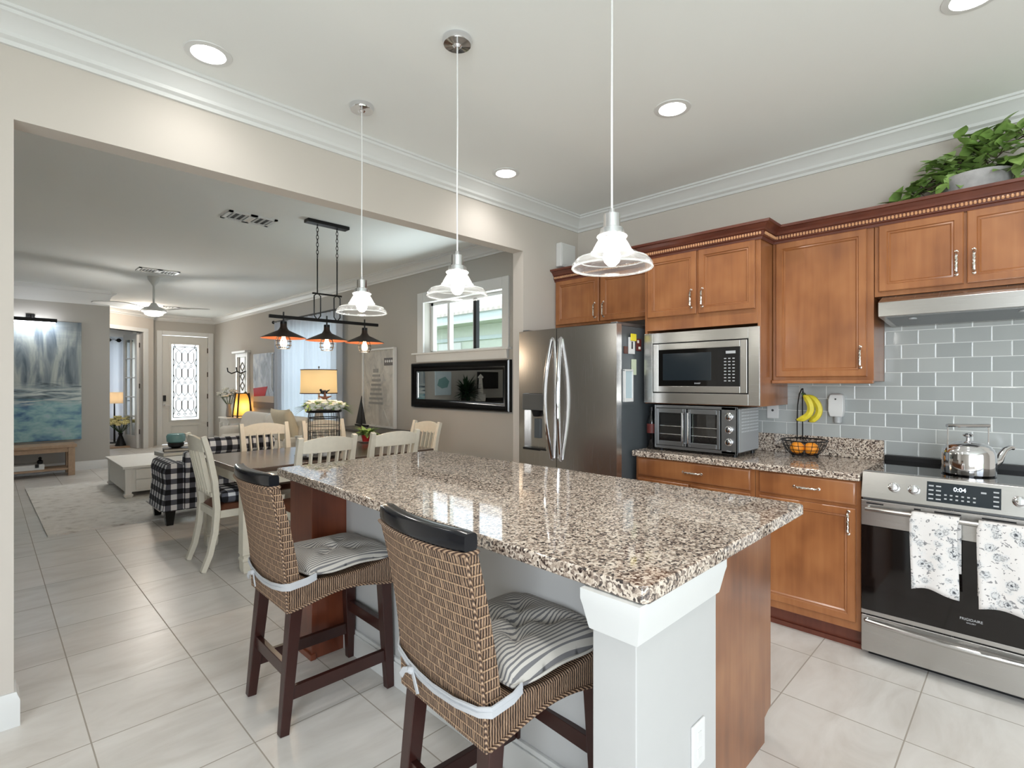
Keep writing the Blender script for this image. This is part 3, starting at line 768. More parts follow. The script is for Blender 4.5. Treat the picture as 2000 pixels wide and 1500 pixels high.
for dd, y, s in ((ld, 2.505, 1), (rd, 2.425, -1)):
    pts = [(2.955, y, 1.70)]+[(2.94-.05*sin(pi*i/16), y+s*.022*sin(pi*i/16), 1.69-.87*i/16) for i in range(17)]+[(2.955, y, .81)]
    part('handle', MB().tube(pts, .0155, 10), 'chrome', dd, world=True)
dp = part('dispenser', MB().box(3.00, 3.03, 2.565, 2.815, .865, 1.295).box(2.962, 3.0, 2.565, 2.58, .865, 1.17).box(2.962, 3.0, 2.80, 2.815, .865, 1.17), 'steelv', ld, world=True)
part('control_panel', B(2.948, 3.0, 2.568, 2.812, 1.165, 1.292), 'greysteel', dp, world=True, bevel=.006)
part('spout', MB().lathe([(.045, 1.165), (.03, 1.12), (.022, 1.115)], 14, (2.985, 2.69, 0)), 'black', dp, world=True)
part('paddle', B(2.985, 3.0, 2.66, 2.72, .95, 1.1), 'darkgrey', dp, world=True, bevel=.004)
part('drip_tray', B(2.955, 3.0, 2.57, 2.81, .86, .875), 'black', dp, world=True)
part('hinge_cover', MB().box(3.0, 3.5, 1.975, 2.03, 1.766, 1.79).box(3.0, 3.5, 2.80, 2.855, 1.766, 1.79), 'greysteel', f, world=True, bevel=.004)
def mag(name, label, x0, x1, z0, z1, m, th=.006, cat='magnet'):
    t = thing(name, label, cat, ((x0+x1)/2, 1.965, z0), 0, 'magnets and notes on the refrigerator side')
    part('card', B(x0, x1, 1.964-th, 1.964, z0, z1), m, t, world=True, bevel=.002); return t
m = mag('magnetic_clip', 'white magnetic clip with yellow top on refrigerator side', 3.115, 3.185, 1.575, 1.69, 'whiteplastic', .012)
part('clip', B(3.125, 3.195, 1.945, 1.952, 1.665, 1.715), 'yellow', m, 'yellow clip', world=True, bevel=.004)
part('slot', B(3.14, 3.155, 1.949, 1.952, 1.61, 1.66), 'black', m, world=True)
m = mag('photo_magnet', 'small brown magnet left of the yellow-topped clip', 3.06, 3.105, 1.575, 1.625, 'brownmag')
m = mag('photo_magnet', 'dark red patterned magnet right of the yellow-topped clip', 3.215, 3.28, 1.6, 1.685, 'pinkmag')
part('picture', MB().box(3.225, 3.245, 1.956, 1.958, 1.655, 1.675).box(3.24, 3.265, 1.956, 1.958, 1.612, 1.63), 'paper', m, world=True)
m = mag('note_card', 'pale green note card under the clip on refrigerator side', 3.155, 3.215, 1.43, 1.54, 'palegreen', cat='note')
m = mag('magnetic_holder', 'pale blue plastic holder hanging lowest on the refrigerator side', 3.055, 3.15, 1.27, 1.46, 'paleblue', .012, 'holder')
part('rim', MB().box(3.05, 3.06, 1.945, 1.966, 1.262, 1.465).box(3.145, 3.155, 1.945, 1.966, 1.262, 1.465).box(3.05, 3.155, 1.945, 1.966, 1.245, 1.27).box(3.05, 3.155, 1.945, 1.966, 1.455, 1.468), 'whiteplastic', m, world=True, bevel=.003)

# built-in microwave
m = thing('microwave', 'built-in stainless microwave with black glass door in the cherry cabinet', 'microwave', (3.4, 1.53, 1.25))
XM = 3.252
def ringbox(mb, y0, y1, z0, z1, wy, wz, x0, x1):
    return mb.box(x0, x1, y0, y0+wy, z0, z1).box(x0, x1, y1-wy, y1, z0, z1).box(x0, x1, y0+wy, y1-wy, z0, z0+wz).box(x0, x1, y0+wy, y1-wy, z1-wz, z1)
part('trim_frame', ringbox(MB(), 1.144, 1.921, 1.237, 1.716, .066, .07, XM, 3.266), 'steel', m, world=True, bevel=.002)
part('body', B(3.27, 3.70, 1.20, 1.86, 1.255, 1.70), 'black', m, world=True)
dr = part('door', ringbox(MB(), 1.216, 1.849, 1.312, 1.64, .042, .042, XM-.004, 3.262), 'steel', m, world=True, bevel=.003)
part('glass', B(XM-.001, 3.262, 1.258, 1.807, 1.354, 1.598), 'glassblack', dr, world=True)
part('viewing_window', B(XM-.003, XM, 1.44, 1.775, 1.392, 1.572), 'screen', dr, world=True)
cp = part('control_panel', B(XM-.003, XM, 1.262, 1.40, 1.36, 1.592), 'blackgloss', m, world=True)
part('display', B(XM-.004, XM-.003, 1.285, 1.345, 1.558, 1.575), 'label', cp, world=True)
mb = MB()
for i in range(8):
    for j in range(3): mb.box(XM-.004, XM-.003, 1.29+j*.026, 1.304+j*.026, 1.385+i*.02, 1.391+i*.02)
part('keypad', mb, 'label', cp, world=True)
lettering('logo', 'SHARP', .014, (XM-.003, 1.53, 1.372), FACE_X, 'label', m)

# toaster oven
t = thing('toaster_oven', 'grey double-door toaster oven on the granite counter below microwave', 'toaster oven', (3.42, 1.55, .914))
part('shell', MB().box(3.255, 3.60, 1.275, 1.83, .935, 1.222), 'greysteel', t, world=True, bevel=.008)
part('side_panel', B(3.27, 3.59, 1.270, 1.2755, .945, 1.212), 'perf', t, 'grey side panel with rows of vent holes', world=True)
part('face', ringbox(MB(), 1.27, 1.835, .932, 1.225, .012, .02, 3.243, 3.256).box(3.243, 3.256, 1.27, 1.372, .932, 1.225), 'greysteel', t, world=True, bevel=.003)
part('cavity', B(3.2535, 3.2545, 1.375, 1.82, .952, 1.205), 'black', t, world=True)
for y0, y1, hy in ((1.378, 1.592, 1.578), (1.602, 1.82, 1.616)):
    d = part('door', ringbox(MB(), y0, y1, .955, 1.203, .02, .03, 3.236, 3.246), 'greysteel', t, world=True, bevel=.003)
    part('pane', B(3.241, 3.243, y0+.02, y1-.02, .985, 1.173), 'glass', d, world=True)
    part('handle', MB().tube([(3.238, hy, .975), (3.212, hy, .98), (3.212, hy, 1.178), (3.238, hy, 1.183)], .008, 8), 'chrome', d, world=True)
mb = MB()
for z in (1.03, 1.085):
    for i in range(15): mb.tube([(3.25, 1.39+i*.0305, z), (3.2525, 1.39+i*.0305, z)], .0015, 4)
    mb.tube([(3.249, 1.38, z), (3.249, 1.815, z)], .003, 6)
part('rack', mb, 'chrome', t, world=True)
for z in (1.165, 1.085, 1.008):
    kb = part('knob', MB().lathe([(.024, 0), (.024, -.006), (.019, -.01), (.018, -.024), (.015, -.026)], 20, (3.243, 1.322, z), 'x'), 'chrome', t, world=True)
    part('pointer', B(3.212, 3.219, 1.319, 1.325, z-.016, z+.016), 'black', kb, world=True)
mb = MB()
for y in (1.30, 1.80):
    for x in (3.28, 3.57): mb.lathe([(.014, .914), (.012, .936)], 10, (x, y, 0))
part('feet', mb, 'black', t, world=True)
lettering('logo', 'Oster', .012, (3.2425, 1.322, .952), FACE_X, 'label', t)

# bottle in the gap beside the oven
bt = thing('bottle', 'dark bottle with red label between refrigerator and toaster oven', 'bottle', (3.30, 1.888, .9145))
part('glass', MB().lathe([(.03, 0), (.034, .006), (.034, .19), (.028, .215), (.014, .24), (.013, .27)], 24), 'blackgloss', bt); part('cap', MB().lathe([(.0155, .262), (.0155, .292), (0, .293)], 20), 'black', bt); part('label_band', MB().lathe([(.0345, .11), (.0345, .175)], 24, cap=False), 'pinkmag', bt, 'dark red label')
# range
r = thing('range', 'stainless slide-in electric range with black glass oven door', 'stove', (3.45, .223, 0))
Y0, Y1 = -.157, .603
part('body', B(3.14, 3.74, Y0, Y1, .04, .905), 'greysteel', r, world=True, bevel=.003)
part('plinth', B(3.17, 3.7, Y0+.02, Y1-.02, 0, .04), 'black', r, world=True)
ck = part('cooktop', B(3.165, 3.735, Y0, Y1, .905, .928), 'glassblack', r, 'black glass cooktop', world=True, bevel=.004)
part('rear_trim', B(3.70, 3.752, Y0, Y1, .905, .955), 'black', r, world=True, bevel=.004)
cp = part('control_panel', MB().prism([(3.10, .803), (3.135, .93), (3.175, .932), (3.175, .803)], 'y', Y0, Y1), 'steel', r, world=True, bevel=.004)
def px(z): return 3.10+(z-.803)/.127*.035
SL = math.atan2(.035, .127)
for y in (.47, .392, .03, -.05):
    kb = MB().lathe([(.024, 0), (.024, -.006), (.019, -.009), (.017, -.03), (.013, -.032)], 20, (0, 0, 0), 'x')
    kb.box(-.037, -.006, -.005, .005, -.018, .018)
    k0 = part('knob', kb, 'chrome', cp, bevel=.0015); k0.location = Vector((px(.868), y, .868)); k0.rotation_euler = (0, SL, 0)
disp = MB().box(-.002, .004, -.128, .128, -.046, .046)
dsp = part('display', disp, 'screen', cp); dsp.location = Vector((px(.868), .216, .868)); dsp.rotation_euler = (0, SL, 0)
mb = MB()
for i in range(6):
    for j in range(2): mb.box(-.0035, -.002, -.045+i*.02, -.036+i*.02, -.03+j*.018, -.024+j*.018)
for i in range(4):
    for y in (.085, .112, -.112): mb.box(-.0035, -.002, y-.009, y+.009, -.036+i*.02, -.03+i*.02)
mb.box(-.0035, -.002, -.08, -.062, .015, .022)
part('key_marks', mb, 'label', dsp)
me = text_mesh('0:04', .026); o = D.objects.new('clock_digits', me); COL.objects.link(o); me.materials.clear(); me.materials.append(M['clock']); o.parent = dsp; o.rotation_euler = FACE_X; o.location = (-.0028, .01, .02)
od = part('oven_door', MB().box(3.104, 3.14, Y0, Y1, .665, .792), 'steel', r, world=True, bevel=.003)
part('lower_rail', B(3.104, 3.14, Y0, Y1, .222, .245), 'steel', od, world=True, bevel=.003)
part('door_glass', B(3.102, 3.138, Y0+.003, Y1-.003, .245, .665), 'ovenglass', od, world=True)
for a, b in ((.53, .60), (.385, .41), (.24, .335), (.06, .17), (-.1, .0)): part('vent_slot', B(3.1025, 3.106, a-.02, b-.02, .774, .781), 'black', od, world=True)
pts = [(3.108, Y1-.03, .748)]+[(3.075-.022*sin(pi*i/14), Y1-.03-(Y1-Y0-.06)*i/14, .752+.006*sin(pi*i/14)) for i in range(15)]+[(3.108, Y0+.03, .748)]
part('handle', MB().tube(pts, .0125, 10), 'steel', od, world=True)
lettering('brand', 'FRIGIDAIRE', .0155, (3.1015, .186, .315), FACE_X, 'label', od); lettering('brand', 'GALLERY', .008, (3.1015, .186, .3), FACE_X, 'label', od)
wd = part('warming_drawer', B(3.106, 3.14, Y0, Y1, .035, .216), 'steel', r, world=True, bevel=.004)
pts = [(3.112, Y1-.02, .190)]+[(3.09-.02*sin(pi*i/14), Y1-.025-(Y1-Y0-.05)*i/14, .19-.004*sin(pi*i/14)) for i in range(15)]+[(3.112, Y0+.02, .19)]
part('handle', MB().tube(pts, .0115, 10), 'steel', wd, world=True)
# towels over the oven handle
def towel(label, y0, y1, zf, zb, seed):
    random.seed(seed); ph = random.uniform(0, 6)
    hx, hz = 3.056, .758
    def fn(u, v):
        y = y0+(y1-y0)*u; s = v*3.0
        wav = .005*sin(u*9+ph)*min(1, max(0, abs(v-.42)*4))
        if v < .42: q = 1-v/.42; return (hx-.019-.004*q+wav-.006*q, y+.006*sin(q*3+ph)+.004*q, hz-(hz-zf+.012*sin(u*5+ph))*q)
        if v < .58: a = (v-.42)/.16*pi; return (hx-.019*cos(a), y, hz+.017*sin(a))
        q = (v-.58)/.42; return (hx+.019+wav*.3, y+.01*(u-.5), hz-(hz-zb)*q)
    return tag(MB().grid(fn, 14, 40).obj('dish_towel', 'floral', solid=.006, ang=60, recalc=False), label, 'towel', 'floral towels on the oven handle')
towel('narrower floral dish towel hanging left on the oven door handle', .222, .392, .425, .52, 3)
towel('wider floral dish towel hanging right on the oven door handle', -.07, .158, .40, .44, 8)
# kettle
k = thing('kettle', 'polished steel kettle with wire bail handle on the cooktop', 'kettle', (3.40, .215, .929))
kd = Vector((.70, -.71, 0)); kp = Vector((.71, .70, 0))
part('body', MB().lathe([(.098, 0), (.104, .006), (.106, .03), (.105, .10), (.1, .122), (.092, .13)], 40), 'chrome', k)
ld_ = part('lid', MB().lathe([(.09, .13), (.085, .14), (.06, .154), (.03, .162), (.012, .164)], 32), 'chrome', k)
part('knob', MB().lathe([(.009, .162), (.008, .178), (.02, .186), (.022, .193), (.012, .2)], 20), 'chrome', ld_)
pts = [kd*.085+Vector((0, 0, .05)), kd*.12+Vector((0, 0, .052)), kd*.148+Vector((0, 0, .068)), kd*.165+Vector((0, 0, .095)), kd*.182+Vector((0, 0, .12)), kd*.205+Vector((0, 0, .13)), kd*.222+Vector((0, 0, .128))]
part('spout', MB().tube(pts, [.03, .027, .021, .016, .0135, .012, .011], 14), 'chrome', k)
hs = part('handle', MB().tube([kd*-.1+Vector((0, 0, .11)), kd*-.1+Vector((0, 0, .235))], .0028, 6).tube([kd*.1+Vector((0, 0, .11)), kd*.1+Vector((0, 0, .235))], .0028, 6), 'chrome', k)
part('grip', MB().tube([kd*-.104+Vector((0, 0, .238)), kd*.104+Vector((0, 0, .238))], .009, 10), 'chrome', hs)
# hood
h = thing('range_hood', 'slim stainless under-cabinet range hood above the stove', 'range hood', (3.55, .22, 1.72))
part('canopy', MB().prism([(3.355, 1.728), (3.355, 1.803), (3.362, 1.808), (3.47, 1.848), (3.76, 1.848), (3.76, 1.70), (3.74, 1.70)], 'y', -.13, .575), 'steel', h, world=True, bevel=.003)
part('filter', MB().hexa([(3.39, -.1, 1.724), (3.70, -.1, 1.702), (3.39, .545, 1.724), (3.70, .545, 1.702), (3.39, -.1, 1.728), (3.70, -.1, 1.706), (3.39, .545, 1.728), (3.70, .545, 1.706)]), 'greysteel', h, world=True)
for y in (.44, .02): part('lamp', MB().lathe([(.018, 1.722), (.018, 1.714)], 14, (3.46, y, 0)), 'label', h, world=True)

# fruit basket with oranges and bananas
fb = thing('fruit_basket', 'black wire fruit basket with tall banana hook on the counter', 'basket', (3.60, 1.0, .914))
mb = MB()
def circ(r, z, n=28): return [(r*cos(2*pi*i/n), r*sin(2*pi*i/n), z) for i in range(n)]
for rr, z, th in ((.128, .105, .004), (.118, .075, .002), (.106, .05, .002), (.09, .03, .002), (.075, .016, .003)): mb.tube(circ(rr, z), th, 6, True)
for i in range(20):
    a = 2*pi*i/20; mb.tube([(r_*cos(a), r_*sin(a), z) for r_, z in ((.128, .105), (.118, .075), (.106, .05), (.09, .03), (.07, .014), (.02, .014))], .0018, 5)
for i in range(3):
    a = 2*pi*i/3+.4; mb.ball((.075*cos(a), .075*sin(a), .008), .008, 8, 6)
part('bowl', mb, 'black', fb)
mb = MB()
for s in (-1, 1):
    mb.tube([(.09, .05+s*.016, .10), (.088, .05+s*.016, .22), (.075, .045+s*.014, .32), (.04, .03+s*.009, .39), (.0, .01+s*.003, .425)], .0035, 6)
mb.tube([(.0, .01, .425), (-.012, .004, .418), (-.012, 0, .395), (-.004, .0, .385)], .004, 6)
part('banana_hook', mb, 'black', fb)
for i, (x, y, z, lab) in enumerate(((-.035, .03, .058, 'orange at the left in the wire fruit basket'), (-.02, -.045, .058, 'orange at the right in the wire fruit basket'))):
    o = thing('orange', lab, 'orange', (3.6+x, 1.0+y, .914+.016), 0, 'oranges in the wire basket')
    ob = part('peel', MB().ball((0, 0, .041), .0405, 20, 14, (1, 1, .95)), 'orange', o); part('stem_end', MB().lathe([(.006, .078), (.004, .0815)], 8), 'stem', ob)
def ban(label, pts, off):
    b = thing('banana', label, 'banana', (3.592+off, 1.0, 1.300), 0, 'bananas on the basket hook')
    P = [Vector((0, -r, z)) for r, z in pts]; Q = []
    for i in range(len(P)-1):
        p0, p1, p2, p3 = P[max(0, i-1)], P[i], P[i+1], P[min(len(P)-1, i+2)]
        for k in range(3):
            t = k/3; Q.append(.5*((2*p1)+(p2-p0)*t+(2*p0-5*p1+4*p2-p3)*t*t+(3*p1-p0-3*p2+p3)*t**3))
    Q.append(P[-1]); n = len(Q); rr = []
    for i in range(n):
        t = i/(n-1); rr.append(.0205*min(1, .34+3*t)*(1 if t < .84 else max(.22, 1-(t-.84)*4.9)))
    p = part('peel', MB().tube(Q, rr, 6), 'banana', b, ang=25)
    part('stalk', MB().tube([(0, .006, .012), (0, 0, .004), Q[0]], [.0055, .006, .0065], 7), 'leafdark', b)
    part('tip', MB().ball(Q[-1], .006, 8, 6), 'stem', b)
ban('front banana hanging from the basket hook', ((.004, -.004), (.02, -.014), (.038, -.045), (.046, -.085), (.032, -.122), (.0, -.146), (-.035, -.156)), -.022)
ban('rear banana hanging from the basket hook', ((.006, -.004), (.04, -.016), (.068, -.05), (.08, -.09), (.07, -.128), (.045, -.153), (.022, -.163)), .022)
a = thing('air_freshener', 'white plug-in air freshener on the tiled backsplash', 'air freshener', (3.755, .853, 1.125))
part('cover', MB().loft([[(x, .853+w_*s, z) for s, x in ((-1, 3.755), (-1, x_), (1, x_), (1, 3.755))] for z, w_, x_ in ((1.165, .034, 3.71), (1.20, .042, 3.70), (1.27, .042, 3.70), (1.30, .036, 3.712), (1.31, .02, 3.73))]), 'whiteplastic', a, world=True, bevel=.006)
part('bottle', MB().lathe([(.018, 1.125), (.022, 1.13), (.022, 1.165)], 16, (3.728, .845, 0)), 'label', a, world=True)
part('sensor', MB().ball((3.70, .853, 1.275), .005, 8, 6), 'black', a, world=True)
ol = thing('wall_outlet', 'white outlet plate on the tiles left of the bananas', 'outlet', (3.755, 1.235, 1.13))
part('plate', B(3.748, 3.757, 1.198, 1.272, 1.135, 1.25), 'whiteplastic', ol, world=True, bevel=.003); part('socket', MB().lathe([(.008, 3.7475), (.008, 3.749)], 12, (0, 1.235, 1.19), 'x'), 'outlet', ol, world=True)
# planter on top of the cabinets
pl = thing('potted_plant', 'leafy green plant in grey stone planter on top of the cabinets', 'plant', (3.615, .19, 2.334))
part('planter', MB().lathe([(.09, -.08), (.125, -.03), (.14, .03), (.15, .105), (.13, .11), (.12, .09)], 22), 'terrac', pl, ang=50)
random.seed(11); mb = MB(); st = MB()
def leafy(mb, st, c0, tip, n, L, sp, gd=.35):
    c0 = Vector(c0); tip = Vector(tip); mid = (c0+tip)/2+Vector((0, 0, .07)); pts = []
    for i in range(9):
        t = i/8; pts.append(c0*(1-t)**2+mid*2*t*(1-t)+tip*t*t)
    st.tube(pts, .003, 5)
    for i in range(n):
        t = .25+.75*(i+random.random()*.6)/n; p = c0*(1-t)**2+mid*2*t*(1-t)+tip*t*t
        d = (Vector((random.uniform(-1.2, .5), random.uniform(-1, 1), random.uniform(-.6, .5)))+(tip-c0).normalized()*.5)
        q = p+Vector((random.uniform(-sp, sp), random.uniform(-sp, sp), random.uniform(-sp*.5, sp*.7)))
        st.tube([p, q], .0018, 4)
        mb.leaf(q, d, (random.uniform(-.7, .1), random.uniform(-.3, .3), 1), L*random.uniform(.7, 1.2), L*.78*random.uniform(.8, 1.1), .25, .25)
for tip, n in (((-.06, .33, .02), 22), ((-.04, .25, .10), 20), ((-.02, .16, .2), 18), ((0, .04, .29), 16), ((-.02, -.08, .32), 16), ((-.04, -.2, .26), 18), ((-.04, -.3, .12), 18), ((-.1, -.2, .06), 16), ((-.1, .2, .06), 12), ((.05, .0, .25), 14), ((.08, .2, .16), 14), ((-.06, .1, .2), 8)):
    leafy(mb, st, (0, random.uniform(-.08, .08), .09), tip, int(n*1.4), .092, .05)
part('foliage', mb, 'leaf', pl, ang=60, recalc=False); part('stems', st, 'stem', pl)
sp = thing('wall_speaker', 'white box mounted on the wall corner above the refrigerator cabinet', 'speaker', (3.56, 2.9, 2.37))
part('case', B(3.46, 3.66, 2.84, 2.899, 2.372, 2.578), 'whiteplastic', sp, world=True, bevel=.008); part('front_grille', B(3.475, 3.645, 2.836, 2.842, 2.387, 2.563), 'white', sp, world=True, bevel=.003)
# ------------------------------------------------------------------ island
isl = thing('kitchen_island', 'kitchen island with cherry cabinets, grey half wall and end post', 'island', (1.6, 1.75, 0))
part('cabinet', MB().box(1.49, 2.155, .735, 2.79, .10, .872).box(1.49, 2.09, .735, 2.79, 0, .10), 'panelwood', isl, 'brown wood cabinet', world=True, bevel=.002)
part('end_panel', MB().prism([(1.488, 0), (2.10, 0), (2.10, .095), (2.165, .115), (2.165, .872), (1.488, .872)], 'y', .72, .738), 'panelwood', isl, world=True, bevel=.002)
part('shoe_moulding', B(2.09, 2.108, .725, 2.79, 0, .022), 'cherrydark', isl, world=True)
for i in range(4):
    y0 = .75+i*.51
    d = part('door', MB().loft([[(x, y0+q, .13+q), (x, y0+.49-q, .13+q), (x, y0+.49-q, .86-q), (x, y0+q, .86-q)] for q, x in ((0, 2.156), (0, 2.172), (.004, 2.176), (.055, 2.176), (.07, 2.168))]), 'panelwood', isl, world=True)
part('half_wall', B(1.325, 1.49, .765, 2.60, 0, .872), 'islandpaint', isl, 'grey painted half wall', world=True)
po = part('end_post', B(1.058, 1.49, .645, .768, 0, .872), 'islandpaint', isl, 'grey painted end post', world=True, bevel=.003)
CAP = [(-.02, .872), (.022, .872), (.022, .846), (.018, .83), (.008, .78), (.006, .772), (-.02, .772)]
part('cap_moulding', MB().sweep([(1.49, .768), (1.49, .645), (1.058, .645), (1.058, .768), (1.325, .768)], CAP), 'white', po, world=True, ang=25)
part('baseboard', MB().box(1.306, 1.326, .768, 2.53, 0, .11).box(1.312, 1.326, .768, 2.53, .11, .128), 'white', isl, 'white baseboard', world=True, bevel=.003)
part('far_post', MB().box(1.14, 1.49, 2.53, 2.79, 0, .872).box(1.13, 1.16, 2.52, 2.80, 0, .03), 'postwood', isl, 'cherry wood far post', world=True, bevel=.003)
ot = part('outlet_plate', B(1.33, 1.404, .638, .645, .335, .455), 'whiteplastic', po, world=True, bevel=.003)
part('socket', MB().box(1.357, 1.377, .636, .639, .36, .385).box(1.357, 1.377, .636, .639, .405, .43), 'white', ot, world=True)
it = thing('island_countertop', 'polished granite island top with overhang for the two stools', 'countertop', (1.63, 1.75, .874))
part('slab', MB().prism([(1.048, .627), (1.063, .612), (2.193, .612), (2.208, .627), (2.165, 2.895), (2.15, 2.91), (1.125, 2.91), (1.11, 2.895)], 'z', .8735, .914), 'granite', it, world=True, bevel=.006, seg=3)

# ------------------------------------------------------------------ woven counter stools
def make_stool(label):
    s = thing('counter_stool', label, 'stool', (0, 0, 0), 0, 'woven counter stools at the island')
    for sx, sy in ((-1, 1), (-1, -1), (1, 1), (1, -1)):
        top = Vector((-.185 if sx < 0 else .215, sy*.172, .5)); bot = Vector((-.235 if sx < 0 else .235, sy*.185, 0))
        part('leg', MB().tube([bot, bot.lerp(top, .45), top], .03, 4, sq=[(.018, .018), (.022, .022), (.025, .025)], up=(0, 1, 0)), 'espresso', s, bevel=.003)
    def st(a, b, h=.026, w=.011): return part('stretcher', MB().tube([a, b], .02, 4, sq=(w, h) if abs(a[0]-b[0]) > .1 else (w, h)), 'espresso', s, bevel=.002)
    for sy in (-1, 1): st((-.222, sy*.181, .15), (.23, sy*.182, .15))
    st((-.212, -.18, .235), (-.212, .18, .235)); st((.226, -.18, .265), (.226, .18, .265))
    # seat box with arched lower edge and dished top
    mb = MB(); n = 12; rings = []
    for i in range(n+1):
        t = i/n; x = -.215+.465*t; w = .200+.008*t
        zb = .478+.035*sin(pi*t)**1.4; zt = .598-.028*sin(pi*t)
        rings.append([(x, -w, zb), (x, w, zb), (x, w, zt-.006), (x, w*.96, zt), (x, -w*.96, zt), (x, -w, zt-.006)])
    mb.loft(rings)
    seat = part('seat', mb, 'wickerside', s, 'woven seagrass seat')
    br = MB()
    for sy in (-1, 1):
        br.tube([(-.215+.465*i/n, sy*(.202+.008*i/n), .479+.035*abs(sin(pi*i/n))**1.4) for i in range(n+1)], .006, 6)
    br.tube([(-.218, -.2, .479), (-.218, .2, .479)], .006, 6); br.tube([(.252, -.208, .479), (.252, .208, .479)], .006, 6)
    part('braid', br, 'braid', seat)
    # back: closed loft of rear curve and front curve
    rings = []; nz = 12; ny = 12
    def rear(z, v):
        q = (z-.476)/.5; w = .200+.006*q-.006*sin(pi*q)
        return Vector((-.228-.012*q-.055*q*q-.028*q*(1-v*v), v*w, z))
    for i in range(nz+1):
        q = i/nz; z = .476+.5*q; th = .028*(1-q)+.038
        ring = [rear(z, -1+2*j/ny) for j in range(ny+1)]
        ring += [rear(z, 1-2*j/ny)+Vector((th, 0, 0)) for j in range(ny+1)]
        rings.append(ring)
    bk = part('backrest', MB().loft(rings), 'wicker', s, 'woven seagrass backrest', ang=50)
    br = MB()
    top = [rear(.976, -1+2*j/ny)+Vector((-.003, 0, 0)) for j in range(ny+1)]+[rear(.976, 1-2*j/ny)+Vector((.039, 0, 0)) for j in range(ny+1)]
    br.tube(top, .0058, 6, True)
    for v in (-1, 1): br.tube([rear(.476+.5*i/8, v)+Vector((.004, 0, 0)) for i in range(9)], .0045, 6)
    part('braid', br, 'braid', bk)
    # padded leather top rail
    rings = []
    for j in range(17):
        v = -1+2*j/16; v = (v if 0 < j < 16 else v*1.012); p = rear(.976, max(-1, min(1, v))); p.y = v*.204
        k = 1 if 0 < j < 16 else .86
        def sg(q, e=.45): return (abs(q)**e)*(1 if q > 0 else -1)
        rings.append([p+Vector((.018+sg(cos(a))*.0225*k, 0, .025+sg(sin(a), .5)*.026*k)) for a in [2*pi*(i+.5)/20 for i in range(20)]])
    part('top_rail', MB().loft(rings), 'leather', s, 'glossy black leather top rail', ang=60)
    return s
st1 = make_stool('woven counter stool nearer the dining table, with grey cushion in place')
st1.location = (1.058, 2.255, 0); st1.rotation_euler.z = radians(-1)
st2 = dup(st1, (1.095, 1.125, 0), radians(-3.5), 'nearest woven counter stool at the end post, tufted striped cushion')
def make_cushion(label, loc, rz, puff, seed):
    random.seed(seed)
    c = thing('seat_cushion', label, 'cushion', loc, rz, 'striped tie-on cushions on the stools')
    n = 28
    tuft = [(-.33, -.33), (.33, -.33), (-.33, .33), (.33, .33), (0, 0)]
    def sq(u, v): return (1-abs(u)**5)*(1-abs(v)**5)
    def xy(u, v):
        k = 1-.06*(u*u*v*v); return .205*u*k+.02, .205*v*k
    def topf(a, b):
        u, v = a*2-1, b*2-1; x, y = xy(u, v)
        h = puff*(sq(u, v)**.45)
        for tu, tv in tuft: h -= puff*.5*math.exp(-((u-tu)**2+(v-tv)**2)/.022)
        h -= puff*.16*(math.exp(-(u+v)**2/.012)+math.exp(-(u-v)**2/.012))*sq(u, v)
        return (x, y, .012+h+.006*sin(5*u+seed)*sin(4*v))
    def botf(a, b):
        u, v = a*2-1, b*2-1; x, y = xy(u, v); return (x, y, .012-.012*sq(u, v))
    mb = MB().grid(topf, n, n).grid(botf, n, n); bmesh.ops.remove_doubles(mb.bm, verts=mb.bm.verts, dist=.0008)
    pad = part('pad', mb, 'ticking', c, ang=70)
    edge = [topf(i/20, 0) for i in range(20)]+[topf(1, i/20) for i in range(20)]+[topf(1-i/20, 1) for i in range(20)]+[topf(0, 1-i/20) for i in range(20)]
    part('piping', MB().tube(edge, .005, 6, True), 'ticking', pad)
    b = MB()   # ribbon tied round the backrest
    for dz, r in ((0, .0), (.012, .004)):
        pts = [(-.15, -.205, .0+dz), (-.19, -.216, -.006+dz), (-.262, -.218, -.012+dz), (-.282, -.19, -.016+dz), (-.288, -.1, -.03+dz), (-.289, .0, -.036+dz), (-.288, .07, -.032+dz), (-.287, .13, -.022+dz), (-.282, .19, -.006+dz), (-.262, .217, .0+dz), (-.19, .216, .0+dz), (-.15, .205, .002+dz)]
        b.tube(pts, .006, 6, sq=(.0022, .0085))
    b.ball((-.295, .10, -.02), .012, 8, 6); b.tube([(-.293, .10, -.02), (-.298, .075, -.045), (-.298, .06, -.07)], .005, 6, sq=(.002, .008)); b.tube([(-.293, .10, -.02), (-.3, .13, -.03), (-.298, .15, -.055)], .005, 6, sq=(.002, .008))
    part('tie', b, 'ribbon', c, 'white ribbon tied around the stool back')
    return c
make_cushion('flatter grey striped cushion tied on the farther stool', (1.098, 2.255, .588), radians(-1), .042, 1)
make_cushion('plump tufted striped cushion tied on the nearest stool', (1.135, 1.123, .588), radians(-3.5), .062, 2)

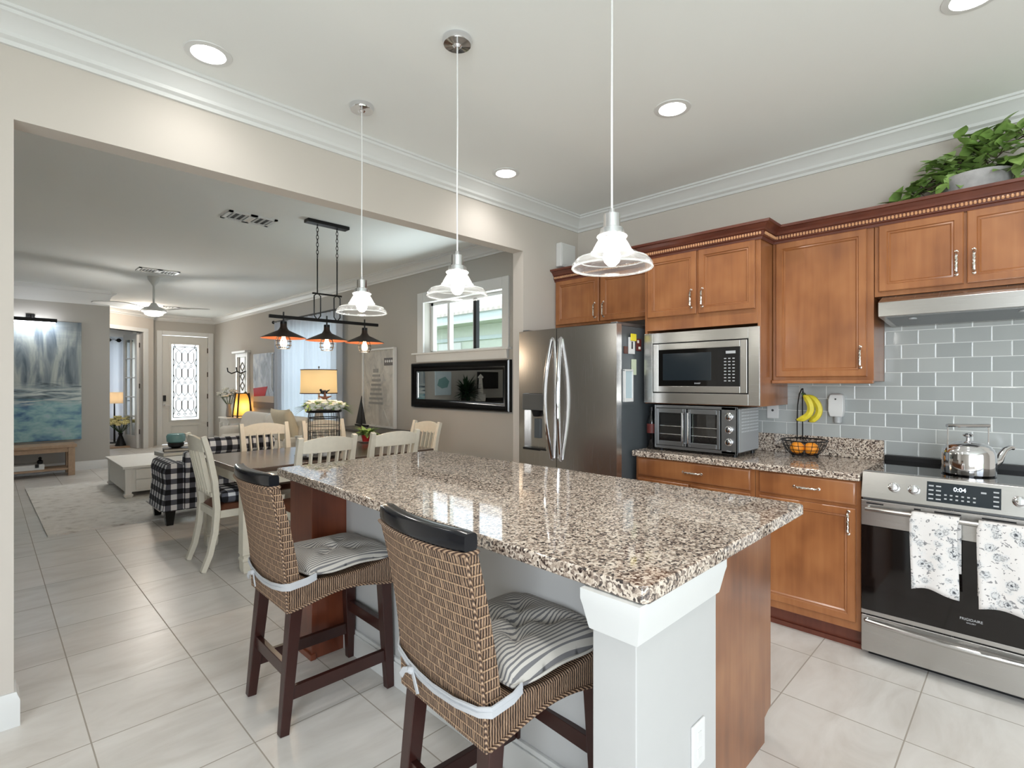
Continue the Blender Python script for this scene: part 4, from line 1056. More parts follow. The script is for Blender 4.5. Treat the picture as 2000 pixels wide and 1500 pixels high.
# ------------------------------------------------------------------ glass pendants over the island
def make_pendant(label):
    p = thing('pendant_light', label, 'pendant light', (0, 0, 0), 0, 'glass pendants over the island')
    part('canopy', MB().lathe([(.0, CZ-.0005), (.062, CZ-.0005), (.064, CZ-.01), (.058, CZ-.026), (.02, CZ-.03), (.012, CZ-.04), (.0, CZ-.04)], 32), 'chrome', p)
    part('cord', MB().tube([(0, 0, CZ-.03), (.002, .001, 2.5), (-.001, 0, 2.2), (0, 0, 1.925)], .0034, 8), 'whiteplastic', p)
    part('socket', MB().lathe([(.0, 1.94), (.008, 1.938), (.01, 1.925), (.026, 1.92), (.027, 1.878), (.036, 1.874), (.037, 1.855), (.03, 1.853), (0, 1.853)], 28), 'chrome', p)
    out = [(.038, 1.872), (.040, 1.855), (.047, 1.848), (.043, 1.838), (.05, 1.828), (.062, 1.806), (.066, 1.796), (.072, 1.79), (.105, 1.778), (.122, 1.768), (.1285, 1.757), (.126, 1.747)]
    inn = [(r-.0035, z-.001) for r, z in out[::-1]]
    part('glass_shade', MB().lathe(out+inn, 48, cap=False), 'glassreal', p, 'clear ribbed glass shade', ang=30)
    rim = MB()
    for rr, z, th in ((.1265, 1.7475, .0035), (.112, 1.775, .002), (.066, 1.797, .0025), (.046, 1.848, .003)): rim.tube([(rr*cos(2*pi*i/40), rr*sin(2*pi*i/40), z) for i in range(40)], th, 6, True)
    part('rim', rim, 'glassrim', p)
    part('bulb', MB().lathe([(.0, 1.752), (.012, 1.755), (.024, 1.768), (.028, 1.785), (.022, 1.81), (.014, 1.83), (.013, 1.853)], 20), 'glow', p)
    return p
M['glassreal'] = thin_glass('pendant_glass', (.96, .97, .97), 1.3, glint_white=.09)
M['glassrim'] = thin_glass('pendant_rim_glass', (.9, .93, .93), 1.6, glint_white=.4)
pn = make_pendant('clear glass pendant hanging nearest, in front of the cherry cabinets'); pn.location = (1.42, .955, 0)
dup(pn, (1.418, 1.735, 0), label='clear glass pendant in the middle, before the high window')
dup(pn, (1.405, 2.515, 0), label='clear glass pendant farthest away, before the dining chandelier')
def make_can(label):
    p = thing('recessed_light', label, 'ceiling light', (0, 0, 0), 0, 'recessed kitchen ceiling lights')
    part('trim_ring', MB().lathe([(.068, CZ-.001), (.07, CZ-.006), (.094, CZ-.004), (.096, CZ-.0005), (.066, CZ-.0005)], 36), 'white', p)
    part('lens', MB().lathe([(.067, CZ-.0005), (.066, CZ-.003), (.0, CZ-.003)], 32), 'downlight', p)
    return p
can = make_can('recessed light near the dining opening at upper left'); can.location = (.70, 2.60, 0)
for x, y, lab in ((2.588, 1.358, 'recessed light above the cherry cabinets, right of the nearest pendant'), (2.567, 2.606, 'recessed light near the corner above the refrigerator'), (2.64, .154, 'recessed light above the range at the top edge')):
    dup(can, (x, y, 0), label=lab)
for x, y, lab in ((.7, 1.358, 'recessed light above the island, out of view'), (.7, .154, 'recessed light straight above, out of view')):
    dup(can, (x, y, 0), label=lab)
def spot(x, y, e):
    l = D.lights.new('downlight', 'SPOT'); l.energy = e; l.spot_size = radians(150); l.spot_blend = .8; l.shadow_soft_size = .07; l.color = (1, .975, .95)
    o = D.objects.new('downlight', l); COL.objects.link(o); o.location = (x, y, CZ-.02)
for x, y in ((.70, 2.60), (2.588, 1.358), (2.567, 2.606), (2.64, .154)): spot(x, y, 15 if y < 2 else (7 if x > 1 else 4))
for x, y in ((.7, 1.358), (.7, .154)): spot(x, y, 15)
# ------------------------------------------------------------------ dining area
t = thing('dining_table', 'farmhouse dining table with brown plank top and cream legs', 'table', (2.12, 4.475, 0))
tt = part('tabletop', B(1.28, 2.955, 3.96, 5.0, .722, .76), 'tabletop', t, 'brown plank tabletop', world=True, bevel=.006)
part('breadboard_end', MB().box(1.275, 1.40, 3.958, 5.002, .72, .761), 'tabletop', tt, world=True, bevel=.005)
part('apron', MB().box(1.34, 2.90, 4.03, 4.055, .62, .722).box(1.34, 2.90, 4.905, 4.93, .62, .722).box(1.34, 1.365, 4.03, 4.93, .62, .722).box(2.87, 2.90, 4.03, 4.93, .62, .722), 'cream', t, world=True, bevel=.002)
def sqlathe(mb, cx, cy, prof):
    return mb.loft([[(cx+sx*r, cy+sy*r, z) for sx, sy in ((-1, -1), (1, -1), (1, 1), (-1, 1))] for r, z in prof])
for x in (1.345, 2.895):
    for y in (4.045, 4.92):
        part('leg', sqlathe(MB(), x, y, [(.036, 0), (.044, .03), (.044, .085), (.05, .09), (.05, .105), (.042, .112), (.042, .13), (.05, .135), (.048, .15), (.046, .722)]), 'cream', t, world=True, bevel=.003)
def make_chair(label, pad=False):
    c = thing('dining_chair', label, 'chair', (0, 0, 0), 0, 'slat back dining chairs')
    for s in (-1, 1):
        pts = [(-.30, s*.195, 0), (-.255, s*.197, .12), (-.222, s*.2, .28), (-.21, s*.2, .45), (-.225, s*.203, .65), (-.262, s*.206, .85), (-.30, s*.208, .985)]
        part('back_post', MB().tube(pts, .03, 4, sq=[(.017, .024), (.018, .026), (.019, .028), (.02, .03), (.02, .026), (.019, .022), (.018, .018)], up=(0, 1, 0)), 'cream', c, bevel=.004)
        part('front_leg', sqlathe(MB(), .2, s*.2, [(.02, 0), (.026, .42)]), 'cream', c, bevel=.003)
    part('seat_rail', MB().box(-.2, .22, -.215, -.193, .375, .43).box(-.2, .22, .193, .215, .375, .43).box(.2, .222, -.2, .2, .375, .43).box(-.222, -.2, -.2, .2, .375, .43), 'cream', c, bevel=.002)
    mb = MB()
    mb.grid(lambda u, v: (-.2+.44*u, (-.215+.43*v)*(.95+.05*u), .43+.045*((1-(2*u-1)**6)*(1-(2*v-1)**6))**.5), 14, 14)
    mb.box(-.2, .24, -.205, .205, .42, .431)
    part('seat', mb, 'seatbrown', c, 'brown upholstered seat')
    rings = []
    for i in range(13):
        v = -1+i/6; x = -.285-.03*(1-v*v); y = v*.19
        zt = .955+.03*(1-v*v); rings.append([(x+.012, y, .87), (x-.012, y, .87), (x-.02, y, zt), (x+.004, y, zt)])
    part('crest_rail', MB().loft(rings), 'cream', c, bevel=.003)
    part('lower_rail', MB().box(-.245, -.222, -.19, .19, .535, .565), 'cream', c, bevel=.002)
    for i in range(5):
        y = -.128+.064*i; bow = .022*(1-(y/.19)**2)
        part('slat', MB().tube([(-.232, y, .55), (-.255-bow*.6, y, .70), (-.287-bow, y*1.03, .885)], .02, 4, sq=(.0165, .006), up=(0, 1, 0)), 'cream', c)
    return c
ca = make_chair('cream chair at the near left head of the dining table'); ca.location = (1.395, 4.45, 0)
ca.location = (1.41, 4.455, 0)
for loc, rz, lab in (((1.77, 3.945, 0), pi/2, 'slat-back cream chair on the near side, left of the two'), ((2.345, 3.945, 0), pi/2, 'slat-back cream chair on the near side, right of the two'),
                     ((1.90, 4.965, 0), -pi/2, 'white-lit slat-back chair on the far side, left of the birdcage'), ((2.49, 4.965, 0), -pi/2, 'slat-back chair on the far side, behind the birdcage'), ((2.85, 4.33, 0), pi, 'cream chair at the right head of the table, below the black mirror')):
    dup(ca, loc, rz, lab)
cp = thing('chair_cushion', 'black and white plaid cushion on the head chair', 'cushion', (1.43, 4.455, .475))
part('pad', MB().loft([[(sx*r, sy*r, z) for sx, sy in ((-1, -1), (-.3, -1.04), (.3, -1.04), (1, -1), (1.04, -.3), (1.04, .3), (1, 1), (.3, 1.04), (-.3, 1.04), (-1, 1), (-1.04, .3), (-1.04, -.3))] for r, z in ((.17, 0), (.19, .015), (.196, .045), (.185, .075), (.14, .09))]), 'plaid', cp, bevel=0, ang=60)
# linear chandelier
ch = thing('linear_chandelier', 'black linear chandelier with three bronze cone shades above the dining table', 'chandelier', (2.22, 4.6, CZ))
part('ceiling_plate', B(2.02, 2.42, 4.555, 4.645, CZ-.03, CZ-.0005), 'black', ch, world=True, bevel=.004)
BZ = 1.945
bar = part('bar', MB().box(1.70, 2.745, 4.588, 4.612, BZ-.014, BZ+.014), 'black', ch, world=True, bevel=.002)
for x in (2.125, 2.315):
    mb = MB()
    for i in range(9):
        z = CZ-.045-i*.034; n = 12
        mb.tube([((.0095*cos(2*pi*k/n) if i % 2 else 0)+x, (0 if i % 2 else .0095*cos(2*pi*k/n))+4.6, z+.021*sin(2*pi*k/n)) for k in range(n)], .003, 5, True)
    part('chain', mb, 'black', ch, world=True)
    part('rod', MB().tube([(x, 4.6, CZ-.34), (x, 4.6, 2.185)], .006, 8), 'black', ch, world=True)
    st = MB()
    for s in (-1, 1): st.tube([(x, 4.6, 2.19), (x+s*.03, 4.6, 2.165), (x+s*.03, 4.6, 1.985), (x, 4.6, BZ)], .0055, 6)
    part('stirrup', st, 'black', ch, world=True)
part('crossbar', B(2.08, 2.36, 4.592, 4.608, 2.178, 2.192), 'black', ch, world=True)
for x in (1.822, 2.215, 2.60):
    s = part('shade', MB().lathe([(.026, 1.905), (.028, 1.86), (.034, 1.845), (.045, 1.83), (.185, 1.765), (.186, 1.762)], 36, (x, 4.6, 0), cap=False).mat(1).lathe([(.184, 1.761), (.045, 1.824), (.02, 1.84)], 36, (x, 4.6, 0), cap=False), ['bronze', 'copper'], ch, world=True, ang=40)
    part('stem', MB().tube([(x, 4.6, 1.99), (x, 4.6, 1.90)], .007, 8).lathe([(.0, 1.91), (.027, 1.908), (.0275, 1.885)], 20, (x, 4.6, 0)), 'black', s, world=True)
    cg = MB()
    for zz, rr in ((1.775, .052), (1.735, .064), (1.70, .064), (1.672, .05)): cg.tube([(x+rr*cos(2*pi*i/18), 4.6+rr*sin(2*pi*i/18), zz) for i in range(18)], .0028, 5, True)
    for i in range(6):
        a = 2*pi*i/6; cg.tube([(x+r_*cos(a), 4.6+r_*sin(a), z) for r_, z in ((.05, 1.79), (.052, 1.775), (.064, 1.735), (.064, 1.70), (.05, 1.672))], .0025, 5)
    part('cage', cg, 'black', s, world=True)
    part('bulb', MB().lathe([(.0, 1.685), (.02, 1.69), (.028, 1.71), (.026, 1.735), (.014, 1.765), (.013, 1.79)], 16, (x, 4.6, 0)), 'warmglow', s, world=True)
# birdcage centrepiece
bc = thing('birdcage', 'black wire birdcage with white flowers on top on the dining table', 'birdcage', (2.14, 4.50, .761))
mb = MB(); R_ = .135
for i in range(32):
    a = 2*pi*i/32; mb.tube([(R_*cos(a), R_*sin(a), .02), (R_*cos(a), R_*sin(a), .29), (R_*.95*cos(a), R_*.95*sin(a), .36)], .0022, 5)
for z in (.08, .13, .18, .23): mb.tube([(R_*cos(2*pi*i/24), R_*sin(2*pi*i/24), z) for i in range(24)], .0025, 5, True)
mb.tube([(R_*cos(2*pi*i/24), R_*sin(2*pi*i/24), .30) for i in range(24)], .005, 6, True)
part('cage', mb, 'black', bc); part('lid', MB().lathe([(.0, .375), (.15, .37), (.155, .36), (.15, .35), (0, .35)], 28), 'black', bc); part('base', MB().lathe([(0, 0), (.15, 0), (.15, .02), (0, .025)], 28), 'slate', bc)
random.seed(5); fl = MB(); lf = MB()
for i in range(70):
    a = random.uniform(0, 2*pi); r = .17*sqrt(random.random()); p = (r*cos(a), r*sin(a), .385+.05*random.random()+.03*(1-r/.17))
    if i % 3: fl.ball(p, .032, 7, 5, (1, 1, .7))
    for j in range(2): lf.leaf(p, (cos(a+j), sin(a+j), random.uniform(-.3, .5)), (0, 0, 1), .075, .035, .2, .2)
for s in (-1, 1):
    for j in range(6): lf.leaf((s*.1, -s*.1, .39), (s*1, -s*.9+.2*j-.5, .15*j-.3), (0, 0, 1), .14, .03, .2, .3)
part('flowers', fl, 'petal', bc); part('leaves', lf, 'leaf', bc, ang=60, recalc=False)
bd = part('bird_finial', MB().ball((0, 0, .53), .02, 10, 8, (1.7, 1, 1)).ball((-.03, .0, .548), .012, 8, 6).tube([(.02, 0, .532), (.055, 0, .55)], [.01, .003], 6).tube([(0, 0, .37), (0, 0, .52)], .003, 6), 'black', bc, 'small black bird on a wire')
sf = MB()
for i in range(5):
    a = 2*pi*i/5+pi/2; sf.tube([(0, -.02, .475), (.06*cos(a)*.71, -.02-.06*cos(a)*.7, .475+.06*sin(a))], [.016, .004], 6)
part('starfish', sf, 'seatbrown', bc)
ty = thing('table_tray', 'dark tray with white votives in front of the birdcage', 'tray', (1.93, 4.2, .761))
part('tray', MB().lathe([(0, 0), (.15, 0), (.17, .02), (.16, .02), (.145, .008), (0, .008)], 28), 'slate', ty)
for i in range(5):
    v = thing('votive_cup', 'white votive cup standing on the dark table tray', 'cup', (1.93+.1*cos(i*1.256), 4.2+.1*sin(i*1.256), .771), 0, 'white votives on the tray')
    part('cup', MB().lathe([(.02, 0), (.028, .02), (.03, .05), (.025, .05), (.02, .01)], 16), 'whiteplastic', v)
pp = thing('potted_plant', 'small green plant in red pot on the dining table', 'plant', (2.77, 4.86, .761))
part('saucer', MB().lathe([(0, 0), (.06, 0), (.085, .014), (.08, .014), (.055, .006), (0, .006)], 24), 'white', pp); part('pot', MB().lathe([(.04, .007), (.055, .07), (.06, .075), (.05, .075)], 20), 'red', pp)
random.seed(4); lf = MB()
for i in range(60):
    a = random.uniform(0, 2*pi); e = random.uniform(.1, 1.3); lf.leaf((.03*cos(a), .03*sin(a), .07+.03*random.random()), (cos(a)*cos(e), sin(a)*cos(e), sin(e)), (0, 0, 1), random.uniform(.06, .13), .05, .2, .5)
part('foliage', lf, 'leaf', pp, ang=60, recalc=False)
# wall mirror
mi = thing('wall_mirror', 'wide black framed mirror on the dining wall below the window', 'mirror', (3.76, 4.6, 1.32))
def pframe(x0, x1, y0, y1, z0, z1, w):
    mb = MB(); xm = (x0+x1)/2
    return mb.loft([[(x, y0+i, z0+i), (x, y1-i, z0+i), (x, y1-i, z1-i), (x, y0+i, z1-i)] for i, x in ((0, x1), (0, x0+.012), (.012, x0), (w*.55, x0+.004), (w*.7, x0+.014), (w, x0+.018), (w, x1))], cap=False)
part('frame', pframe(3.715, 3.768, 3.735, 5.455, 1.075, 1.61, .1), 'blackgloss', mi, world=True)
M['mirror'] = plain('mirror_glass', (236, 238, 238), .01, 1, var=0)
part('glass', B(3.745, 3.75, 3.83, 5.36, 1.165, 1.52), 'mirror', mi, world=True)
part('bevel_edge', ringbox(MB(), 3.834, 5.356, 1.171, 1.514, .02, .02, 3.741, 3.746), 'mirror', mi, world=True)

# ------------------------------------------------------------------ console with pictures, lamp, sofa along the right wall
cs = thing('console_table', 'dark topped console table against the dining wall', 'table', (3.55, 6.1, 0))
part('top', B(3.33, 3.765, 5.5, 6.75, .735, .77), 'slate', cs, world=True, bevel=.004)
part('cabinet', B(3.37, 3.74, 5.55, 6.7, .12, .735), 'whitewood', cs, world=True, bevel=.003)
for x in (3.39, 3.72):
    for y in (5.57, 6.68): part('leg', B(x-.02, x+.02, y-.02, y+.02, 0, .12), 'whitewood', cs, world=True)
bp = thing('sailboat_print', 'tall white framed sailboat picture leaning above the console', 'picture', (3.74, 6.23, .772))
part('frame', ringbox(MB(), 5.83, 6.64, .773, 1.835, .025, .025, 3.71, 3.76), 'white', bp, world=True, bevel=.003)
cv = part('canvas', B(3.73, 3.74, 5.853, 6.617, .797, 1.81), 'relief', bp, world=True)
mb = MB()
for i in range(7):
    w_ = .11+.018*i; zc = 1.47-.062*i; mb.box(3.722, 3.731, 6.28-w_*.75, 6.28+w_*.9, zc-.016, zc+.014)
mb.box(3.722, 3.731, 6.24, 6.36, 1.51, 1.56)
part('sail_shapes', mb, 'bookgrey', cv, world=True)
part('lower_panel', MB().loft([[(3.722, 5.95, .80), (3.722, 6.55, .80), (3.722, 6.5, 1.0), (3.722, 6.1, 1.02)], [(3.731, 5.95, .80), (3.731, 6.55, .80), (3.731, 6.5, 1.0), (3.731, 6.1, 1.02)]]), 'relief', cv, world=True)
mb = MB()
for i in range(4): mb.lathe([(.018, 3.724), (.018, 3.731)], 12, (0, 5.9+i*.05, 1.655), 'x')
part('portholes', MB().box(3.726, 3.731, 5.855, 6.09, 1.6, 1.70), 'slate', cv, world=True); part('spots', mb, 'whiteplastic', cv, world=True)
sm = thing('model_sailboat', 'model sailboat with black sails on the console', 'model boat', (3.5, 6.27, .771))
part('sails', MB().loft([[(-.004, .0, .05), (-.004, -.005, .42), (-.004, -.012, .05)], [(.004, .0, .05), (.004, -.005, .42), (.004, -.012, .05)]]).loft([[(-.003, .01, .05), (-.003, .15, .06), (-.003, 0, .43)], [(.003, .01, .05), (.003, .15, .06), (.003, 0, .43)]]).loft([[(-.003, -.015, .06), (-.003, -.11, .06), (-.003, -.005, .36)], [(.003, -.015, .06), (.003, -.11, .06), (.003, -.005, .36)]]), 'black', sm)
part('hull', MB().loft([[(-.02, y, .05), (.02, y, .05), (w*.4, y, .02), (-w*.4, y, .02)] for y, w in ((-.16, .01), (-.08, .04), (.05, .05), (.15, .03))]), 'black', sm); part('stand', B(-.02, .02, -.06, .06, 0, .02), 'rustic', sm)
et = thing('end_table', 'white end table under the drum lamp beside the sofa', 'table', (3.12, 6.74, 0))
part('top', B(2.90, 3.31, 6.51, 6.96, .64, .665), 'whitewood', et, world=True, bevel=.004)
for x in (2.93, 3.28):
    for y in (6.54, 6.93): part('leg', B(x-.02, x+.02, y-.02, y+.02, 0, .64), 'whitewood', et, world=True)
part('shelf', B(2.92, 3.29, 6.53, 6.94, .2, .22), 'whitewood', et, world=True)
lp = thing('table_lamp', 'table lamp with cream drum shade trimmed in brown before the sheer curtain', 'lamp', (3.13, 6.73, .666))
part('base', MB().lathe([(.08, 0), (.08, .02), (.03, .04), (.06, .14), (.07, .22), (.04, .34), (.015, .4), (.012, .56)], 24), 'lampbase', lp)
sh = part('shade', MB().lathe([(.232, .565), (.226, .88)], 40, cap=False), 'shade', lp, 'cream linen drum shade')
part('trim', MB().tube([(.234*cos(2*pi*i/40), .234*sin(2*pi*i/40), .567) for i in range(40)], .007, 6, True).tube([(.228*cos(2*pi*i/40), .228*sin(2*pi*i/40), .877) for i in range(40)], .006, 6, True), 'seatbrown', sh)
part('finial', MB().lathe([(.004, .86), (.004, .90), (.012, .915), (0, .93)], 12), 'stem', lp)
part('bulb', MB().ball((0, 0, .72), .032, 12, 8), 'lampglow', lp)
cu = thing('sheer_curtains', 'floor length sheer white curtains over the living room window', 'curtain', (3.7, 8.45, 0))
def cur(y0, y1):
    def fn(u, v):
        a = u*(y1-y0)/.16*2*pi; return (3.70+.028*sin(a)+.008*sin(a*.37+v), y0+(y1-y0)*u, .03+2.42*v)
    return MB().grid(fn, 110, 3)
part('left_panel', cur(8.46, 9.69), 'sheer', cu, ang=0, recalc=False); part('right_panel', cur(7.20, 8.45), 'sheer', cu, ang=0, recalc=False)
part('rod', MB().tube([(3.70, 7.1, 2.47), (3.70, 9.8, 2.47)], .013, 10).ball((3.70, 7.1, 2.47), .03).ball((3.70, 9.8, 2.47), .03).tube([(3.70, 8.45, 2.47), (3.768, 8.45, 2.49)], .008, 6), 'black', cu, world=True)
cu.location = (0, 0, 0)
for q in kids(cu): q.location = (0, 0, 0)
def soft(x0, x1, y0, y1, z0, z1, p=.05):
    return B(x0, x1, y0, y1, z0, z1)
so = thing('sofa', 'ivory slipcovered sofa along the window wall', 'sofa', (3.15, 8.5, 0))
part('base', B(2.86, 3.56, 7.09, 9.98, .06, .36), 'sofa', so, world=True, bevel=.03, seg=3)
part('backrest', B(3.32, 3.60, 7.09, 9.98, .30, .80), 'sofa', so, world=True, bevel=.06, seg=4)
for y0, y1 in ((7.05, 7.28), (9.77, 10.0)): part('arm', B(2.85, 3.56, y0, y1, .06, .62), 'sofa', so, world=True, bevel=.06, seg=4)
for y0, y1 in ((7.29, 8.6), (8.62, 9.76)):
    part('seat_cushion', B(2.80, 3.34, y0, y1, .36, .50), 'sofa', so, world=True, bevel=.05, seg=4)
for y0, y1, tl in ((7.30, 8.69, .0), (8.71, 9.76, .0)):
    part('back_cushion', MB().loft([[(x+.10*((z-.5)/.4), y0+i, z), (x+.10*((z-.5)/.4), y1-i, z), (x+.2, y1-i, z), (x+.2, y0+i, z)] for x, z, i in ((3.12, .50, .03), (3.07, .56, 0), (3.07, .8, 0), (3.1, .875, .04))]), 'sofa', so, world=True, bevel=.04, seg=3)
for x in (2.92, 3.5):
    for y in (7.15, 9.93): part('foot', B(x-.03, x+.03, y-.03, y+.03, 0, .065), 'stem', so, world=True)
tp = thing('throw_pillow', 'cream square throw pillow leaning on the sofa near the drum lamp', 'pillow', (3.03, 7.56, .505), radians(8))
def pil(s):
    def fn(u, v):
        a, b = u*2-1, v*2-1; k = (max(0, 1-a**4)*max(0, 1-b**4))**.5
        return (s*.09*k-.18*(v-.5), .25*a*(1-.08*(1-b*b)), .25+.25*b*(1-.08*(1-a*a)))
    return fn
mb = MB().grid(pil(1), 14, 14).grid(pil(-1), 14, 14); bmesh.ops.remove_doubles(mb.bm, verts=mb.bm.verts, dist=.001)
part('cover', mb, 'pillow', tp, ang=70)
# ------------------------------------------------------------------ living room
st_ = thing('side_table', 'white side table with flowers and lantern at the far end of the sofa', 'table', (3.5, 11.25, 0))
part('top', B(3.28, 3.74, 10.98, 11.55, .66, .685), 'whitewood', st_, world=True, bevel=.004); part('apron', B(3.31, 3.71, 11.0, 11.52, .58, .66), 'whitewood', st_, world=True)
for x in (3.32, 3.70):
    for y in (11.02, 11.51): part('leg', B(x-.022, x+.022, y-.022, y+.022, 0, .58), 'whitewood', st_, world=True)
part('shelf', B(3.30, 3.72, 11.0, 11.53, .2, .22), 'whitewood', st_, world=True)
def flowers(t, n, c, R, mat, r, seed, h0=0, squash=.8, leafm='leafdark', stems=None):
    random.seed(seed); fl = MB(); lf = MB(); sm_ = MB()
    for i in range(n):
        a = random.uniform(0, 2*pi); e = math.asin(random.uniform(-.35, 1)); q = R*random.uniform(.65, 1)
        p = (c[0]+q*cos(a)*cos(e), c[1]+q*sin(a)*cos(e), c[2]+q*squash*sin(e))
        for j in range(5): fl.ball((p[0]+r*.6*cos(j*1.256), p[1]+r*.6*sin(j*1.256), p[2]), r*.55, 6, 4)
        sm_.tube([(c[0], c[1], h0), p], .003, 4)
        for j in range(2): lf.leaf(((p[0]+c[0])/2, (p[1]+c[1])/2, (p[2]+c[2])/2-.02), (cos(a+j*2), sin(a+j*2), .2), (0, 0, 1), .1, .05, .2, .3)
    part('blossoms', fl, mat, t); part('leaves', lf, leafm, t, ang=60, recalc=False); part('stems', sm_, 'leafdark', t)
v = thing('flower_vase', 'vase of white flowers on the far side table', 'vase', (3.42, 11.36, .686))
part('vase', MB().lathe([(.04, 0), (.055, .02), (.05, .12), (.035, .2), (.045, .26), (.04, .26), (.03, .2)], 20), 'bookgrey', v); flowers(v, 26, (0, 0, .42), .2, 'petal', .035, 2, .2)
ln = thing('lantern_lamp', 'glowing amber panel lantern with dark curved bracket beside the sofa', 'lamp', (3.58, 11.07, .686))
part('panels', MB().loft([[(sx*r, sy*r, z) for sx, sy in ((-1, -1), (1, -1), (1, 1), (-1, 1))] for r, z in ((.13, .04), (.085, .46))]), 'amber', ln)
mb = MB()
for sx, sy in ((-1, -1), (1, -1), (1, 1), (-1, 1)): mb.tube([(sx*.135, sy*.135, 0), (sx*.09, sy*.09, .48)], .012, 4, sq=(.011, .011))
for r, z in ((.133, .03), (.088, .47)): mb.tube([(sx*r, sy*r, z) for sx, sy in ((-1, -1), (1, -1), (1, 1), (-1, 1))], .01, 4, True)
part('frame', mb, 'stem', ln); part('bulb', MB().ball((0, 0, .2), .035, 10, 8), 'lampglow', ln)
part('bracket', MB().tube([(.02, -.04, .48), (.03, -.1, .50), (.04, -.2, .44), (.05, -.28, .34), (.05, -.29, .1)], .011, 8), 'black', ln)
lw = thing('leaded_panel', 'white framed leaded window panel with hooks hanging on the far right wall', 'wall decor', (3.74, 11.55, 1.5))
part('frame', ringbox(MB(), 11.22, 11.92, 1.06, 2.0, .1, .1, 3.72, 3.768), 'white', lw, world=True, bevel=.004); part('shelf', B(3.66, 3.768, 11.17, 11.97, 1.98, 2.02), 'white', lw, world=True)
part('glass', B(3.745, 3.75, 11.32, 11.82, 1.16, 1.9), 'whiteplastic', lw, world=True)
mb = MB()
for z in (1.3, 1.5, 1.7): mb.tube([(3.742, 11.57, z+.09), (3.742, 11.69, z), (3.742, 11.57, z-.09), (3.742, 11.45, z)], .009, 5, True)
for y in (11.4, 11.74): mb.tube([(3.742, y, 1.16), (3.742, y, 1.9)], .008, 5)
part('leading', mb, 'slate', lw, world=True)
for y in (11.3, 11.85): part('hook', MB().tube([(3.72, y, 1.6), (3.62, y, 1.56), (3.55, y, 1.6), (3.54, y, 1.68)], .013, 6), 'black', lw, world=True)
bpn = thing('boat_painting', 'blue grey canvas of a red rowing boat left of the sheer curtains', 'painting', (3.74, 10.35, .95))
part('canvas', B(3.725, 3.768, 9.86, 10.9, .88, 1.93), 'sea', bpn, world=True, bevel=.003)
part('painted_boat', MB().loft([[(x, 10.88, 1.26), (x, 10.15, 1.30), (x, 10.28, 1.12), (x, 10.85, 1.10)] for x in (3.721, 3.726)]), 'boatred', bpn, 'red rowing boat', world=True)
part('dark_edge', MB().loft([[(x, 9.95, 1.9), (x, 9.88, 1.9), (x, 9.88, 1.2), (x, 9.98, 1.3)] for x in (3.722, 3.726)]), 'slate', bpn, world=True)
# plaid armchair with its back to the table
ac = thing('plaid_armchair', 'black and white plaid armchair with its back to the dining table', 'armchair', (1.75, 6.15, 0))
part('seat_base', B(1.30, 2.16, 5.86, 6.48, .14, .44), 'plaid', ac, world=True, bevel=.02)
for s, x0, x1 in ((-1, 1.20, 1.38), (1, 2.10, 2.28)):
    xo, xi = (x0, x1) if s < 0 else (x1, x0)
    f = (xo-xi)/abs(xo-xi)
    rings = []
    for y in (5.84, 5.95, 6.1, 6.25, 6.38, 6.46):
        k = 0 if 5.9 < y < 6.42 else -.015
        rings.append([(xi, y, .14), (xo+f*(.03+k), y, .14), (xo+f*(.0+k), y, .40), (xo+f*(.01+k), y, .52), (xo-f*.02, y, .585), (xo-f*.07, y, .605), (xi, y, .57)])
    part('arm', MB().loft(rings), 'plaid', ac, world=True, ang=50, bevel=.01)
part('backrest', MB().loft([[(1.36, 5.78+b, z), (2.12, 5.78+b, z), (2.12, 5.93+b, z), (1.36, 5.93+b, z)] for z, b in ((.14, .04), (.45, .03), (.7, -.02))]), 'plaid', ac, world=True, bevel=.02)
part('back_roll', MB().lathe([(.0, 1.40), (.07, 1.41), (.085, 1.43), (.085, 2.15), (.07, 2.17), (0, 2.18)], 20, (0, 5.78, .745), 'x'), 'plaid', ac, world=True)
part('seat_cushion', B(1.38, 2.10, 5.92, 6.50, .44, .54), 'plaid', ac, world=True, bevel=.03, seg=3)
mb = MB()
for i in range(22): mb.ball((1.165, 5.86+i*.028, .155), .008, 6, 4)
part('nailheads', mb, 'chrome', ac, world=True)
for x in (1.25, 2.2):
    for y in (5.9, 6.4): part('leg', sqlathe(MB(), x, y, [(.028, 0.012 if y > 6.2 else 0), (.045, .15)]), 'blackgloss', ac, world=True)
# coffee table, books and jar
cf = thing('coffee_table', 'white square coffee table with drawers on the rug', 'table', (1.72, 8.15, .012))
part('top', B(1.13, 2.3, 7.53, 8.8, .355, .385), 'whitewood', cf, world=True, bevel=.006)
part('case', B(1.165, 2.265, 7.565, 8.765, .075, .355), 'whitewood', cf, world=True, bevel=.003)
for x in (1.19, 2.24):
    for y in (7.588, 8.742): part('leg', sqlathe(MB(), x, y, [(.03, .012), (.045, .035), (.045, .05), (.032, .06), (.036, .355)]), 'whitewood', cf, world=True, bevel=.003)
for i in range(2):
    for j in range(2):
        d = part('drawer', MB().box(1.26+i*.47, 1.70+i*.47, 7.55, 7.567, .10+j*.124, .214+j*.124), 'whitewood', cf, world=True, bevel=.003)
        part('knob', MB().ball((1.48+i*.47, 7.538, .157+j*.124), .016, 10, 8), 'kraft', d, world=True)
def book(label, x, y, z, w, d, h, rz, m):
    b = thing('book', label, 'book', (x, y, z), rz, 'books stacked on the coffee table')
    part('cover', MB().box(-w/2, w/2, -d/2, d/2, 0, .006).box(-w/2, w/2, -d/2, d/2, h-.006, h).box(-w/2, -w/2+.006, -d/2, d/2, .006, h-.006), m, b); part('pages', B(-w/2+.006, w/2-.006, -d/2+.006, d/2-.006, .006, h-.006), 'paper', b)
